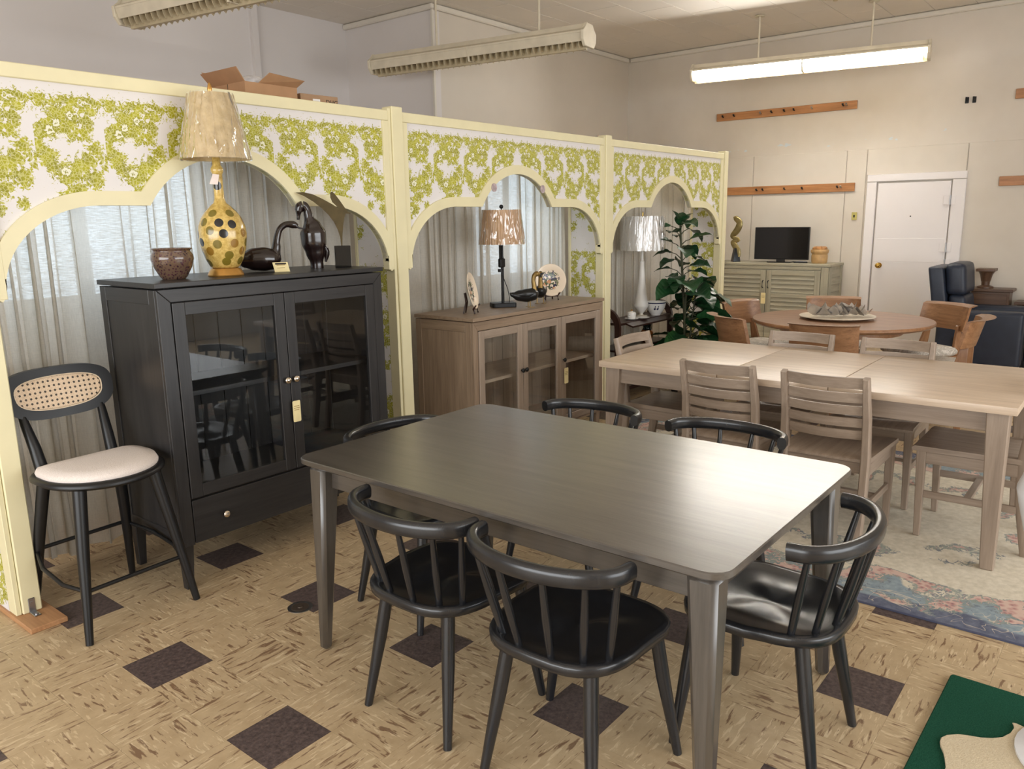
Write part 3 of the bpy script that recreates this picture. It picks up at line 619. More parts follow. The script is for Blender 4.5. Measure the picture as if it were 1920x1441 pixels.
# ------------------------------------------------------------------ ceiling lights
M['fix'] = plain('yellowed_white_enamel', srgb(214, 203, 180), .45, var=.08, scale=9); M['fixd'] = plain('dusty_louver_plastic', srgb(196, 180, 148), .5, var=.12, scale=12)
def emit(name, c, s):
    t = NT(name); e_ = t.n('ShaderNodeEmission', {0: c, 1: s}); t.t.links.new(e_.outputs[0], t.out.inputs[0]); return t.m
M['tube_on'] = emit('glowing_tube', (1, .96, .88, 1), TUBE_STRENGTH); M['diff_on'] = emit('glowing_diffuser', (1, .97, .91, 1), 62.0); M['tube_off'] = plain('unlit_tube', srgb(205, 200, 190), .25)
def ceiling_light(p0, p1, lit, stems, label, mats=None):
    a, b = Vector(p0), Vector(p1); d = b-a; L = d.length; rz = math.atan2(d.y, d.x)-PI/2
    f = thing('ceiling_light', label, 'ceiling light', tuple(a), rz, 'hanging fluorescent ceiling lights')
    hz = G(); hz.prism([(-.055, .085), (.055, .085), (.075, .045), (.125, .02), (.125, .005), (-.125, .005), (-.125, .02), (-.075, .045)], .03, L-.03, 'xz'); hz.go('housing', M['fix'], f)
    for y0, y1 in ((0, .028), (L-.028, L)): G().prism([(-.06, .09), (.06, .09), (.085, .05), (.135, .02), (.13, -.05), (.09, -.10), (-.09, -.10), (-.13, -.05), (-.135, .02), (-.085, .05)], y0, y1, 'xz', .004).go('end_cap', M['fix'], f)
    for s in (-1, 1):
        G().tube([(s*.06, .06, -.03), (s*.06, L-.06, -.03)], .017, 10).go('tube', M['tube_on'] if lit else M['tube_off'], f, 60)
        for y0, y1 in ((.09 if lit else .03, L/2-.006), (L/2+.006, L-(.12 if lit else .03))):
            G().hexa([(s*.098, y0, -.062), (s*.102, y0, -.062), (s*.102, y1, -.062), (s*.098, y1, -.062)], [(s*.121, y0, .004), (s*.125, y0, .004), (s*.125, y1, .004), (s*.121, y1, .004)]).go('side_diffuser', M['diff_on'] if (lit and s > 0) else M['fix'], f)
    G().prism([(-.006, -.02), (.006, -.02), (.014, -.115), (-.014, -.115)], .03, L-.03, 'xz').go('louver_spine', M['fixd'], f)
    n = int(L/.062); bl = None
    for i in range(1, n):
        y = L*i/n
        if bl is None: bl = G().prism([(-.098, -.052), (.098, -.052), (.09, -.086), (.075, -.112), (.05, -.095), (.0, -.098), (-.05, -.095), (-.075, -.112), (-.09, -.086)], -.002, .002, 'xz').go('louver_blade', M['fixd'], f); bl.location.y = y
        else: o = bl.copy(); COL.objects.link(o); o.location.y = y
    G().prism([(-.13, .02), (-.122, .02), (-.098, -.07), (-.09, -.10), (.09, -.10), (.098, -.07), (.122, .02), (.13, .02), (.10, -.106), (-.10, -.106)], L/2-.008, L/2+.008, 'xz').go('strap', M['fix'], f)
    for q in stems:
        y = L*q; up = H-a.z-.001
        s_ = G().tube([(0, y, .08), (0, y, up)], .011, 8).go('stem', M['fix'], f, 60); G().lathe([(.055, up-.022), (.05, up-.01), (.03, up-.001)], 16, (0, y, 0)).go('canopy', M['fix'], s_, 50)
    return f
ceiling_light((7.72, 1.83, 3.20), (8.15, -.57, 3.20), True, (.30, .77), 'lit fluorescent ceiling light above the pine rail on the right')
ceiling_light((4.58, 3.74, 3.12), (4.93, 1.42, 3.12), False, (.32, .79), 'unlit fluorescent ceiling light above the middle arch panel')
ceiling_light((2.00, 3.56, 3.12), (2.35, 1.24, 3.12), False, (.25, .75), 'unlit fluorescent ceiling light at upper left with dusty louvers')
ceiling_light((5.27, -.50, 3.23), (3.27, -1.70, 3.23), False, (.25, .75), 'unlit fluorescent ceiling light cut off by the top photo edge')
# ------------------------------------------------------------------ things on the dark cabinet (top z 1.353)
Z1 = 1.3535
pot = thing('ceramic_pot', 'round mottled purple-brown glazed pot on the dark cabinet', 'pot', (.655, .79, Z1))
t = NT('mottled_purple_glaze'); v = t.n('ShaderNodeTexVoronoi', {'Vector': t.coord(), 'Scale': 95.0}).outputs['Distance']; n_ = t.noise(t.coord(), 38, 4, .7)
M['glaze'] = t.base(t.mix(t.ramp(v, [(.25, (0, 0, 0, 1)), (.5, (1, 1, 1, 1))]), t.ramp(n_, [(.35, srgb(34, 24, 34)), (.65, srgb(92, 52, 60))]), srgb(104, 82, 66)), .14, 0, .6, .5)
G().lathe([(.048, 0), (.058, .012), (.078, .05), (.089, .085), (.087, .105), (.077, .119), (.078, .125), (.086, .130), (.084, .134), (.072, .132), (.07, .118), (.078, .09), (.05, .02), (.004, .018)], 36).go('pot_body', M['glaze'], pot, 50)
# polka-dot lamp
lp = thing('polka_dot_lamp', 'gold table lamp with dark polka dots and wrapped shade', 'lamp', (.888, .757, Z1))
prof = [(.004, .036), (.055, .036), (.066, .045), (.082, .075), (.095, .115), (.103, .155), (.106, .19), (.101, .225), (.088, .258), (.068, .288), (.046, .31), (.028, .325), (.022, .345), (.021, .40), (.021, .45), (.027, .462), (.027, .475), (.017, .49), (.017, .53), (.003, .532)]
t = NT('gold_crackle_with_dots'); ob = t.n('ShaderNodeTexCoord').outputs['Object']; cr = t.noise(t.coord(), 55, 5, .7); col = t.ramp(cr, [(.32, srgb(176, 142, 66)), (.68, srgb(226, 196, 118))])
def rad_at(z):
    for (r0, z0), (r1, z1) in zip(prof[1:], prof[2:]):
        if z0 <= z <= z1: return r0+(r1-r0)*(z-z0)/max(z1-z0, 1e-6)
    return .05
rnd = random.Random(4); cols = [srgb(26, 26, 28), srgb(120, 104, 36), srgb(150, 112, 44)]; spots = []
for row, zz in enumerate((.06, .105, .15, .195, .24, .285)):
    for k in range(8 if .08 < zz < .27 else 6): spots.append((2*PI*(k+.5*(row % 2))/(8 if .08 < zz < .27 else 6)+rnd.uniform(-.12, .12), zz+rnd.uniform(-.01, .01), rnd.choice([0, 0, 1, 1, 2])))
spots += [(3.9, .40, 0), (1.2, .43, 1)]
for a, zz, ci in spots:
    r = rad_at(zz); dd = t.n('ShaderNodeVectorMath', {0: ob, 1: (r*math.cos(a), r*math.sin(a), zz)}, operation='DISTANCE').outputs['Value']
    col = t.mix(t.math('LESS_THAN', dd, .0195), col, cols[ci])
M['dots'] = t.base(col, .2, 0, .55, .4)
G().lathe(prof, 40).go('lamp_body', M['dots'], lp, 50); M['gold'] = plain('gold_leaf', srgb(206, 156, 84), .3, .8)
G().lathe([(.078, 0), (.08, .006), (.072, .022), (.062, .034), (.05, .036)], 36).go('lamp_foot', M['gold'], lp, 40)
t = NT('mottled_tan_paper'); n_ = t.noise(t.coord(), 24, 5, .7); M['shade1'] = t.base(t.ramp(n_, [(.3, srgb(186, 160, 112)), (.7, srgb(222, 198, 150))]), .6)
def shade(parent, rb, rt, z0, z1, mat, wrap=True, n=48, pleat=0.0):
    prf = [(rb, z0), (rt, z1), (rt-.004, z1), (rb-.004, z0+.001)]
    g = G(); R = []
    for r, z in prf: R.append([((r+(pleat*math.cos(i*PI) if pleat else 0))*math.cos(2*PI*i/n), (r+(pleat*math.cos(i*PI) if pleat else 0))*math.sin(2*PI*i/n), z) for i in range(n)])
    R.append(R[0]); g.rings(R, False, False); s = g.go('lamp_shade', mat, parent, 20 if pleat else 40)
    if wrap:
        rnd = random.Random(int(rb*1e4)); ph = [rnd.uniform(0, 6) for _ in range(3)]
        g = G(); R = []
        for k in range(7):
            q = k/6; r = (rb+(rt-rb)*q)+.006
            R.append([((r+.0025*math.sin(17*2*PI*i/96+ph[0]+q*2)+.002*math.sin(29*2*PI*i/96+ph[1]-q*3))*math.cos(2*PI*i/96), (r+.0025*math.sin(17*2*PI*i/96+ph[0]+q*2)+.002*math.sin(29*2*PI*i/96+ph[1]-q*3))*math.sin(2*PI*i/96), z0-.004+(z1-z0+.008)*q) for i in range(96)])
        g.rings(R, False, False); g.go('plastic_wrap', M['wrap'], s, 180)
    return s
shade(lp, .150, .088, .515, .79, M['shade1']); G().lathe([(.003, .785), (.008, .79), (.011, .81), (.007, .83), (.002, .838)], 12).go('finial', M['gold'], lp, 50)
G().tube([(0, 0, .53), (0, 0, .79)], .005).go('harp_rod', M['gold'], lp); tg = G().prism([(-.016, -.03), (.018, -.022), (.014, .022), (-.012, .018)], 0, .001, 'xz').go('price_tag', plain('white_card', srgb(232, 216, 208), .6), lp); tg.location = (-.028, -.022, .43); tg.rotation_euler = (0, .3, -.5)
# goose carvings
M['goose'] = plain('polished_dark_carving', srgb(32, 20, 19), .18, spec=.65, coat=.4, var=.2, scale=14)
def spine(parent, name, pts, rad, mat, su=1.0, sv=1.0, n=14, up=(0, 0, 1), sub=4):
    P, Rr = [], []
    m = len(pts); V = [Vector(p) for p in pts]
    for i in range(m-1):
        p0, p1, p2, p3 = V[max(i-1, 0)], V[i], V[i+1], V[min(i+2, m-1)]
        for k in range(sub):
            u = k/sub; P.append(.5*((2*p1)+(p2-p0)*u+(2*p0-5*p1+4*p2-p3)*u*u+(3*p1-p0-3*p2+p3)*u**3)); Rr.append(rad[i]+(rad[i+1]-rad[i])*(u*u*(3-2*u)))
    P.append(V[-1]); Rr.append(rad[-1]); return G().tube(P, Rr, n, up, su, sv).go(name, mat, parent, 80)
VX = Vector((.78, -.627, 0))   # sideways as the photograph looks at the cabinets
gs = thing('goose_carving', 'dark carved goose sitting with outstretched neck on dark cabinet', 'figurine', (1.17, .87, Z1), -.50)
spine(gs, 'body', [(-.125, 0, .05), (-.10, 0, .056), (-.05, 0, .06), (.0, 0, .06), (.04, 0, .058), (.065, 0, .056), (.08, 0, .05)], [.012, .036, .055, .059, .052, .036, .01], M['goose'], 1.0, 1.0)
spine(gs, 'neck', [(.05, 0, .07), (.062, 0, .11), (.068, 0, .15), (.085, 0, .20), (.115, 0, .224), (.15, 0, .224), (.172, 0, .215)], [.034, .022, .017, .015, .015, .019, .012], M['goose'])
spine(gs, 'bill', [(.165, 0, .216), (.185, 0, .206), (.21, 0, .204)], [.012, .007, .004], M['goose'], .6, 1.2)
gs2 = thing('goose_carving', 'dark carved goose standing upright with bent head on dark cabinet', 'figurine', (1.455, .845, Z1), -.50, 'pair of dark carved geese'); gs['group'] = 'pair of dark carved geese'
spine(gs2, 'body', [(.012, 0, .0), (.012, 0, .03), (.008, 0, .08), (.004, 0, .13), (.002, 0, .18), (-.002, 0, .215), (-.012, 0, .245)], [.034, .034, .05, .064, .066, .048, .03], M['goose'], 1.0, .85, up=(1, 0, 0))
spine(gs2, 'neck', [(-.008, 0, .225), (-.014, 0, .265), (-.02, 0, .295), (-.034, 0, .318), (-.052, 0, .315), (-.062, 0, .29)], [.034, .024, .021, .021, .023, .020], M['goose'], up=(1, 0, 0))
spine(gs2, 'bill', [(-.062, 0, .292), (-.066, 0, .265), (-.068, 0, .246)], [.017, .009, .007], M['goose'], up=(1, 0, 0)); spine(gs2, 'tail', [(.045, .01, .12), (.068, .015, .08), (.06, .012, .03)], [.02, .016, .006], M['goose'], up=(1, 0, 0))
cdn = thing('price_card', 'small printed price card leaning by the sitting goose', 'card', (1.185, .745, Z1), -.45); o = G().prism([(-.036, 0), (.036, 0), (.03, .05), (-.042, .05)], -.0015, 0, 'xz').go('card', M['tag'], cdn); o.rotation_euler = (-.45, 0, 0)
for k, (zz, ww, hh) in enumerate(((.042, .026, .004), (.035, .02, .002), (.02, .018, .001))): q = G().box(-ww-.004, ww-.004, -.0022, -.0016, zz-hh, zz+hh).go('print_line', M['ink'] if k == 0 else M['inkl'], o)
# bronze wing sculpture on black block
ws = thing('wing_sculpture', 'bronze winged bird sculpture on a black block', 'sculpture', (1.585, .775, Z1), -.62)
M['bronze'] = plain('aged_bronze', srgb(84, 72, 46), .42, .6, var=.25, scale=18); M['gblack'] = plain('gloss_black', srgb(12, 13, 15), .08, spec=.6)
G().box(-.041, .041, -.03, .03, 0, .112, .002).go('block', M['gblack'], ws); K = .000655
P = lambda pts: [((x-1500)*K, .112+(1165-y)*K) for x, y in pts]
w1 = P([(1170, 750), (1230, 748), (1300, 765), (1370, 800), (1440, 840), (1500, 880), (1545, 900), (1582, 908), (1580, 916), (1541, 914), (1528, 950), (1518, 1010), (1508, 1090), (1503, 1165), (1494, 1165), (1490, 1100), (1476, 1040), (1450, 980), (1410, 925), (1360, 872), (1300, 822), (1235, 780)])
o = G().prism(w1, -.003, .003, 'xz', .0012).go('wing', M['bronze'], ws)
w2 = P([(1432, 790), (1433, 752), (1448, 744), (1470, 765), (1505, 815), (1540, 870), (1566, 905), (1520, 905), (1480, 860), (1445, 825)]); o = G().prism(w2, .004, .009, 'xz', .0012).go('wing', M['bronze'], ws)
# cartons on the loft shelf
M['kraft'] = plain('brown_cardboard', srgb(176, 138, 104), .8, spec=.2, var=.07, scale=12); M['kraft2'] = plain('tan_cardboard', srgb(168, 136, 106), .7, spec=.3, var=.08, scale=12)
bx = thing('open_carton', 'open brown cardboard carton with flaps on partition top', 'carton', (1.255, 1.04, 2.1845), 0)
for a in ((0, .31, 0, .004, 0, .09), (0, .31, .30, .304, 0, .09), (0, .004, .0045, .2995, 0, .09), (.306, .31, .0045, .2995, 0, .09)): G().box(*a).go('carton_side', M['kraft'], bx)
G().box(.004, .306, .004, .3, .0, .004).go('carton_floor', M['kraft'], bx)
G().hexa([(.08, -.0005, .09), (.31, -.0005, .09), (.31, .003, .09), (.08, .003, .09)], [(.115, -.05, .135), (.325, -.05, .12), (.325, -.046, .122), (.115, -.046, .137)]).go('flap', M['kraft'], bx)
G().hexa([(0, 0, .09), (.003, 0, .09), (.003, .3, .09), (0, .3, .09)], [(-.05, -.01, .15), (-.046, -.01, .15), (-.046, .31, .15), (-.05, .31, .15)]).go('flap', M['kraft'], bx); G().hexa([(0, .3, .09), (.31, .3, .09), (.31, .303, .09), (0, .303, .09)], [(-.01, .36, .17), (.31, .36, .16), (.31, .363, .16), (-.01, .363, .17)]).go('flap', M['kraft'], bx)
G().box(-.0004, .0, .148, .152, .0, .09).go('seam', M['ink'], bx); G().ball((.12, .1, .09), .09, .07, .05).go('packing_paper', plain('printed_paper', srgb(214, 214, 218), .7, var=.25, scale=30), bx, 60)
b2 = thing('closed_carton', 'small closed carton marked DHG beside the open carton', 'carton', (1.60, 1.06, 2.1845), -.08)
G().box(0, .235, 0, .2, 0, .072, .002).go('carton_body', M['kraft2'], b2); text_mesh('lettering', 'DHG', .035, M['ink'], b2, (.195, -.0006, .038), (PI/2, 0, 0)); text_mesh('lettering', 'DHG', .035, M['ink'], b2, (-.0006, .1, .038), (PI/2, 0, -PI/2))
G().box(.075, .12, -.001, -.0002, .008, .05).go('address_label', M['white'], b2); G().box(-.0004, .2354, .09, .12, .0715, .0726).go('packing_tape', plain('clear_tape', srgb(198, 176, 150), .2), b2)
# ------------------------------------------------------------------ things on the beige sideboard (top z .998)
Z2 = .9985
lp2 = thing('swing_table_lamp', 'black table lamp with pleated tan shade on the sideboard', 'lamp', (3.06, .90, Z2), .0)
b_ = G().prism(rrect(-.085, .085, -.06, .06, .02, 4), 0, .03, 'xy', .003).go('lamp_base', M['iron'], lp2); b_.rotation_euler = (0, 0, -.65)
G().tube([(.0, 0, .03), (0, 0, .34)], .0105, 10).go('pole', M['iron'], lp2, 60); G().tube([(.0, 0, .34), (0, 0, .45)], .0085, 10).go('pole_top', M['iron'], lp2, 60)
cl = G().box(-.05, .0, -.03, .0, .27, .33, .006).go('clamp', M['iron'], lp2); G().lathe([(.018, -.01), (.018, .01)], 12, (-.045, -.02, .25)).go('pulley', M['iron'], cl, 40); G().box(-.046, -.036, -.02, -.01, .33, .43).go('clamp_rod', M['iron'], cl)
G().tube([(-.03, -.01, .26), (-.005, -.012, .2), (.03, -.02, .12), (.035, -.03, .06), (.02, -.04, .03)], .0025, 6).go('cord', M['iron'], lp2, 60)
M['pleat'] = wood('pleated_tan_fabric', srgb(176, 136, 98), srgb(206, 168, 128), 'z', .7)
shade(lp2, .153, .122, .425, .65, M['pleat'], True, 96, .0018); G().ball((0, 0, .672), .014).go('finial', M['iron'], lp2, 60); G().tube([(0, 0, .44), (0, 0, .665)], .004).go('harp_rod', M['iron'], lp2)
# painted plates on easels
t = NT('pansy_plate'); ob = t.n('ShaderNodeTexCoord').outputs['Object']; sp = t.n('ShaderNodeSeparateXYZ', {0: ob}); rr = t.math('SQRT', t.math('ADD', t.math('MULTIPLY', sp.outputs[0], sp.outputs[0]), t.math('MULTIPLY', t.math('SUBTRACT', sp.outputs[2], .0), sp.outputs[2])))
nz = t.noise(ob, 60, 3, .6, .4); vo = t.n('ShaderNodeTexVoronoi', {'Vector': ob, 'Scale': 62.0}); cc = t.ramp(t.n('ShaderNodeSeparateColor', {0: vo.outputs['Color']}).outputs[0], [(0, srgb(46, 42, 70)), (.28, srgb(86, 98, 62)), (.5, srgb(232, 214, 196)), (.68, srgb(200, 140, 96)), (.85, srgb(74, 84, 60))], 'CONSTANT')
msk = t.math('LESS_THAN', t.math('ADD', rr, t.math('MULTIPLY', t.math('SUBTRACT', nz, .5), .12)), .068); msk = t.math('MULTIPLY', msk, t.math('GREATER_THAN', nz, .40))
M['plate'] = t.base(t.mix(msk, srgb(238, 220, 196), cc), .2, 0, .55)
def plate(loc, rz, label):
    p = thing('display_plate', label, 'plate', loc, rz, 'painted plates on little easels')
    g = G(); g.lathe([(.004, .0), (.07, .0), (.078, .006), (.116, .016), (.119, .018), (.116, .020), (.078, .011), (.07, .006), (.004, .006)], 36); pl = g.go('plate_dish', M['plate'], p, 40)
    for v in pl.data.vertices: x, y, z = v.co; v.co = (x, -z, y)
    pl.location = (0, .01, .142); pl.rotation_euler = (-.20, 0, 0)
    for s in (-1, 1):
        G().tube([(s*.05, -.028, .0), (s*.045, -.02, .03), (s*.055, -.03, .045), (s*.06, -.04, .055)], [.006, .008, .006, .004], 8).go('easel_arm', M['mahz'], p, 60); G().tube([(s*.03, .05, 0), (s*.02, .035, .07), (s*.015, .045, .13)], .005, 8).go('easel_leg', M['mahz'], p, 60)
    G().tube([(-.05, -.022, .03), (.05, -.022, .03)], .006, 8).go('easel_bar', M['mahx'], p, 60)
    return p
plate((2.66, .83, Z2), .50, 'painted flower plate seen edge-on at left end of sideboard'); plate((3.62, .90, Z2), -.62, 'painted flower plate facing front at right end of sideboard')
M['dkfeather'] = plain('black_feather_paint', srgb(18, 19, 20), .35, spec=.5, var=.3, scale=26); M['antq'] = plain('antique_brass', srgb(142, 116, 66), .35, .6, var=.2, scale=20)
def duck(loc, rz, label, hup):
    d = thing('duck_figurine', label, 'figurine', loc, rz, 'pair of black and brass ducks')
    spine(d, 'body', [(-.125, 0, .10), (-.105, 0, .088), (-.06, 0, .080), (.0, 0, .080), (.045, 0, .088), (.075, 0, .098)], [.004, .017, .038, .046, .042, .014], M['dkfeather'])
    spine(d, 'neck', [(.05, 0, .10), (.047, 0, .14), (.042, 0, .18), (.05, 0, .212), (.068, 0, .218+hup), (.088, 0, .21+hup)], [.021, .016, .014, .016, .019, .010], M['antq'], up=(0, 1, 0))
    spine(d, 'bill', [(.086, 0, .212+hup), (.105, 0, .214+hup*2), (.122, 0, .222+hup*2)], [.009, .006, .002], M['dkfeather'])
    for s in (-1, 1):
        l = G().tube([(.01, s*.022, .05), (.012, s*.024, .004)], .0035, 6).go('leg', M['antq'], d); G().prism([(-.005, s*.024-.006), (.035, s*.024-.016), (.045, s*.024), (.035, s*.024+.016), (-.005, s*.024+.006)], 0, .003, 'xy').go('webbed_foot', M['antq'], l)
    spine(d, 'wing', [(-.08, -.03, .088), (-.02, -.045, .09), (.03, -.04, .095)], [.006, .02, .01], M['dkfeather'], 1.0, .35, up=(0, 0, 1)); spine(d, 'wing', [(-.08, .03, .088), (-.02, .045, .09), (.03, .04, .095)], [.006, .02, .01], M['dkfeather'], 1.0, .35, up=(0, 0, 1))
    return d
duck((3.13, .74, Z2), -.62, 'black duck with brass neck, in front of the lamp base', .004); duck((3.395, .83, Z2), -2.45, 'black duck with brass neck turned away, right of the other duck', -.01)
# ------------------------------------------------------------------ tea cart with its china
ct = thing('tea_cart', 'dark mahogany tea cart with arched ends behind extension table', 'cart', (4.66, .93, 0))
Lc, Dc = .98, .27
def arch_end(x):
    oa = arc(Dc/2, .655, Dc/2, .165, 0, PI, 12); ia = list(reversed(arc(Dc/2, .645, Dc/2-.05, .115, 0, PI, 12)))
    g = G(); n = len(oa); A = [(Dc, .10)]+oa+[(0, .10)]; B = [(Dc-.045, .10)]+list(reversed(ia))+[(.045, .10)]
    R = [[(x, a[0], a[1]), (x+.03, a[0], a[1]), (x+.03, b[0], b[1]), (x, b[0], b[1])] for a, b in zip(A, B)]
    g.rings(R); return g.go('arched_end', M['mahz'], ct, 30)
arch_end(0); arch_end(Lc-.03)
G().box(.031, Lc-.031, .01, Dc-.01, .675, .697, .004).go('top_tray', M['mahx'], ct); G().box(.031, Lc-.031, .01, Dc-.01, .44, .46, .004).go('lower_tray', M['mahx'], ct); G().box(-.012, Lc+.012, -.01, Dc+.01, .095, .125, .004).go('base_shelf', M['mahx'], ct)
G().hexa([(.12, -.06, .655), (Lc-.05, -.06, .655), (Lc-.05, .009, .676), (.12, .009, .676)], [(.12, -.06, .669), (Lc-.05, -.06, .669), (Lc-.05, .009, .69), (.12, .009, .69)]).go('drop_leaf', M['mahx'], ct)
for x in (.02, Lc-.02):
    for y in (.02, Dc-.02): G().lathe([(.014, 0), (.02, .02), (.012, .035), (.028, .055), (.018, .075), (.026, .09), (.022, .098)], 14, (x, y, 0)).go('turned_foot', M['mahz'], ct, 50)
lp3 = thing('white_table_lamp', 'slim white lamp with drum shade on the tea cart', 'lamp', (5.23, 1.045, .6975))
G().lathe([(.055, 0), (.055, .012), (.02, .016), (.018, .03)], 24).go('lamp_foot', plain('clear_acrylic', srgb(206, 196, 180), .15), lp3, 40); M['alab'] = plain('alabaster_white', srgb(226, 222, 216), .35, var=.05, scale=9)
G().lathe([(.018, .03), (.06, .085), (.066, .10), (.056, .14), (.042, .22), (.03, .33), (.022, .45), (.022, .50), (.012, .505), (.01, .60)], 28).go('lamp_body', M['alab'], lp3, 40); t = NT('white_drum_linen'); n_ = t.noise(t.coord('Object', (60, 60, 200)), 3, 2); M['shade3'] = t.base(t.ramp(n_, [(.3, srgb(206, 200, 192)), (.7, srgb(232, 228, 222))]), .7)
shade(lp3, .198, .188, .60, .895, M['shade3']); G().lathe([(.006, .60), (.006, .93), (.003, .94)], 8).go('finial', M['brass'], lp3)
bw = thing('goose_print_bowl', 'white bowl with blue rim and two blue geese', 'bowl', (5.39, .985, .6975)); M['blue'] = plain('cobalt_print', srgb(28, 34, 76), .25)
G().lathe([(.045, 0), (.048, .012), (.06, .025), (.085, .07), (.098, .125), (.094, .125), (.08, .07), (.05, .03), (.004, .028)], 36).go('bowl_body', M['white'], bw, 50); G().lathe([(.0962, .112), (.0988, .121)], 36, cap0=False, cap1=False).go('rim_band', M['blue'], bw, 50)
def decal(x, z): # geese printed on the side that looks to the room
    r = (.06+.025*(z-.025)/.045 if z < .07 else .085+.013*(z-.07)/.055)+.002; a = -2.55+x/.09; return (r*math.cos(a), r*math.sin(a), z)
for s in (-.016, .012):
    gz = G(); pts = [(-.012, .06), (-.004, .054), (.006, .056), (.01, .066), (.006, .076), (.007, .088), (.012, .092), (.006, .096), (.001, .09), (.001, .078), (-.006, .072)]
    gz.faces([decal(x+s, z) for x, z in pts], [tuple(range(len(pts)))]); gz.go('goose_print', M['blue'], bw)
cp = thing('teacup', 'white lidded teacup on a saucer on the tea cart', 'cup', (4.98, 1.0, .6975))
G().lathe([(.025, 0), (.05, .004), (.062, .012), (.06, .013), (.03, .008), (.004, .007)], 28).go('saucer', M['white'], cp, 50); G().lathe([(.03, .008), (.036, .02), (.038, .055), (.034, .066), (.012, .072), (.004, .08)], 24).go('cup_body', M['white'], cp, 50); G().tube([(-.036, 0, .05), (-.055, 0, .052), (-.06, 0, .036), (-.036, 0, .025)], .004, 8).go('handle', M['white'], cp, 60); G().tube([(-.012, 0, .078), (0, 0, .088), (.014, 0, .078)], .005, 8).go('lid_handle', M['gold'], cp, 60)
pk = thing('stacked_plate', 'small white plate lying beside the teacup', 'plate', (5.10, .965, .6975)); G().lathe([(.03, 0), (.06, .006), (.07, .012), (.068, .013), (.04, .006), (.004, .005)], 28).go('plate_dish', M['white'], pk, 50)
t = NT('copper_lustre'); zz = t.n('ShaderNodeSeparateXYZ', {0: t.n('ShaderNodeTexCoord').outputs['Object']}).outputs[2]
M['jug'] = t.base(t.ramp(t.math('MULTIPLY', zz, 7.0), [(.28, srgb(156, 92, 44)), (.62, srgb(176, 104, 46)), (.70, srgb(22, 34, 30)), (.9, srgb(18, 28, 26))]), .15, .35, .6)
jg = thing('copper_jug', 'amber and dark green glazed jug on the lower tray', 'jug', (5.37, 1.06, .4605)); G().lathe([(.035, 0), (.04, .008), (.05, .02), (.062, .05), (.056, .08), (.04, .105), (.034, .12), (.045, .145), (.04, .145), (.03, .12)], 26).go('jug_body', M['jug'], jg, 50)
G().tube([(.036, .0, .135), (.075, .0, .13), (.08, 0, .09), (.058, 0, .06)], .007, 8).go('handle', plain('dark_glaze', srgb(20, 26, 26), .15), jg, 60); G().tube([(-.03, 0, .13), (-.052, 0, .148)], [.014, .006], 8).go('spout', plain('dark_glaze_spout', srgb(22, 38, 32), .15), jg, 60)
ds = thing('glass_dish', 'clear glass dish on the lower tray of the tea cart', 'dish', (5.06, 1.05, .4605)); G().lathe([(.06, 0), (.1, .03), (.115, .06), (.112, .06), (.095, .032), (.004, .006)], 28).go('dish_body', M['glass'], ds, 50)
# ------------------------------------------------------------------ plant
pl = thing('potted_plant', 'tall green potted rubber plant in front of third arch', 'plant', (5.43, .70, 0))
M['leafm'] = None
t = NT('dark_green_leaf'); oi = t.n('ShaderNodeObjectInfo').outputs['Random']; n_ = t.noise(t.coord('Object', (3, 12, 3)), 3, 3)
ve = t.math('ABSOLUTE', t.math('SINE', t.math('ADD', t.math('MULTIPLY', t.n('ShaderNodeSeparateXYZ', {0: t.n('ShaderNodeTexCoord').outputs['Object']}).outputs[0], 26.0), 0.0)))
cA = t.ramp(t.math('ADD', t.math('MULTIPLY', n_, .4), t.math('MULTIPLY', oi, .6)), [(.2, srgb(24, 56, 34)), (.7, srgb(38, 82, 46)), (.95, srgb(70, 120, 60))])
t.bump(ve, .15, .02); M['leafm'] = t.base(cA, .35, 0, .5); M['stalk'] = plain('brown_green_stalk', srgb(60, 62, 38), .6)
def leaf_mesh(droop, fold, wid):
    g = G(); R = []
    for i in range(9):
        u = i/8; hw = wid*math.sin(PI*min(1, u*.93+.05))**.75*(1-.35*u)
        if i == 8: hw = .01
        zc = -droop*u*u; R.append([(u, k*hw, zc+fold*abs(k)*hw*1.2-.04*math.sin(u*14)*abs(k)) for k in (-1, -.5, 0, .5, 1)])
    g.rings(R, False, False, False); o = g.go('leaf', M['leafm'], pl, 180); me = o.data; bpy.data.objects.remove(o); return me
LM = [leaf_mesh(.28, .25, .42), leaf_mesh(.5, .15, .46), leaf_mesh(.12, .35, .44)]
G().tube([(0, 0, .30), (.0, .01, .7), (-.03, .03, 1.1), (-.055, .05, 1.52)], [.014, .013, .011, .008], 8).go('trunk', M['stalk'], pl, 60)
for q in range(2): G().tube([(.03-.07*q, -.02, .30), (.06-.14*q, -.03, .62), (.09-.19*q, -.05, .9+.02*q)], [.010, .009, .007], 8).go('trunk', M['stalk'], pl, 60)
G().lathe([(.11, 0), (.115, .02), (.15, .26), (.155, .30), (.145, .30), (.135, .27), (.004, .27)], 28).go('planter', plain('dark_planter', srgb(44, 38, 34), .5), pl, 40)
rnd = random.Random(11); az = 0
lv = []
for k in range(24): h = .84+.67*k/23; lv.append((h, -.02-.035*(h-.7)/.8, .02+.03*(h-.7)/.8, .085, .185+.05*(1.5-h), rnd.uniform(-.2, .35)))
for k in range(64): h = .36+.62*k/63; s = rnd.choice([(0, 0), (.07, -.03), (-.07, -.03)]); lv.append((h, s[0], s[1], .10, rnd.uniform(.25, .33), rnd.uniform(-.35, .25)))
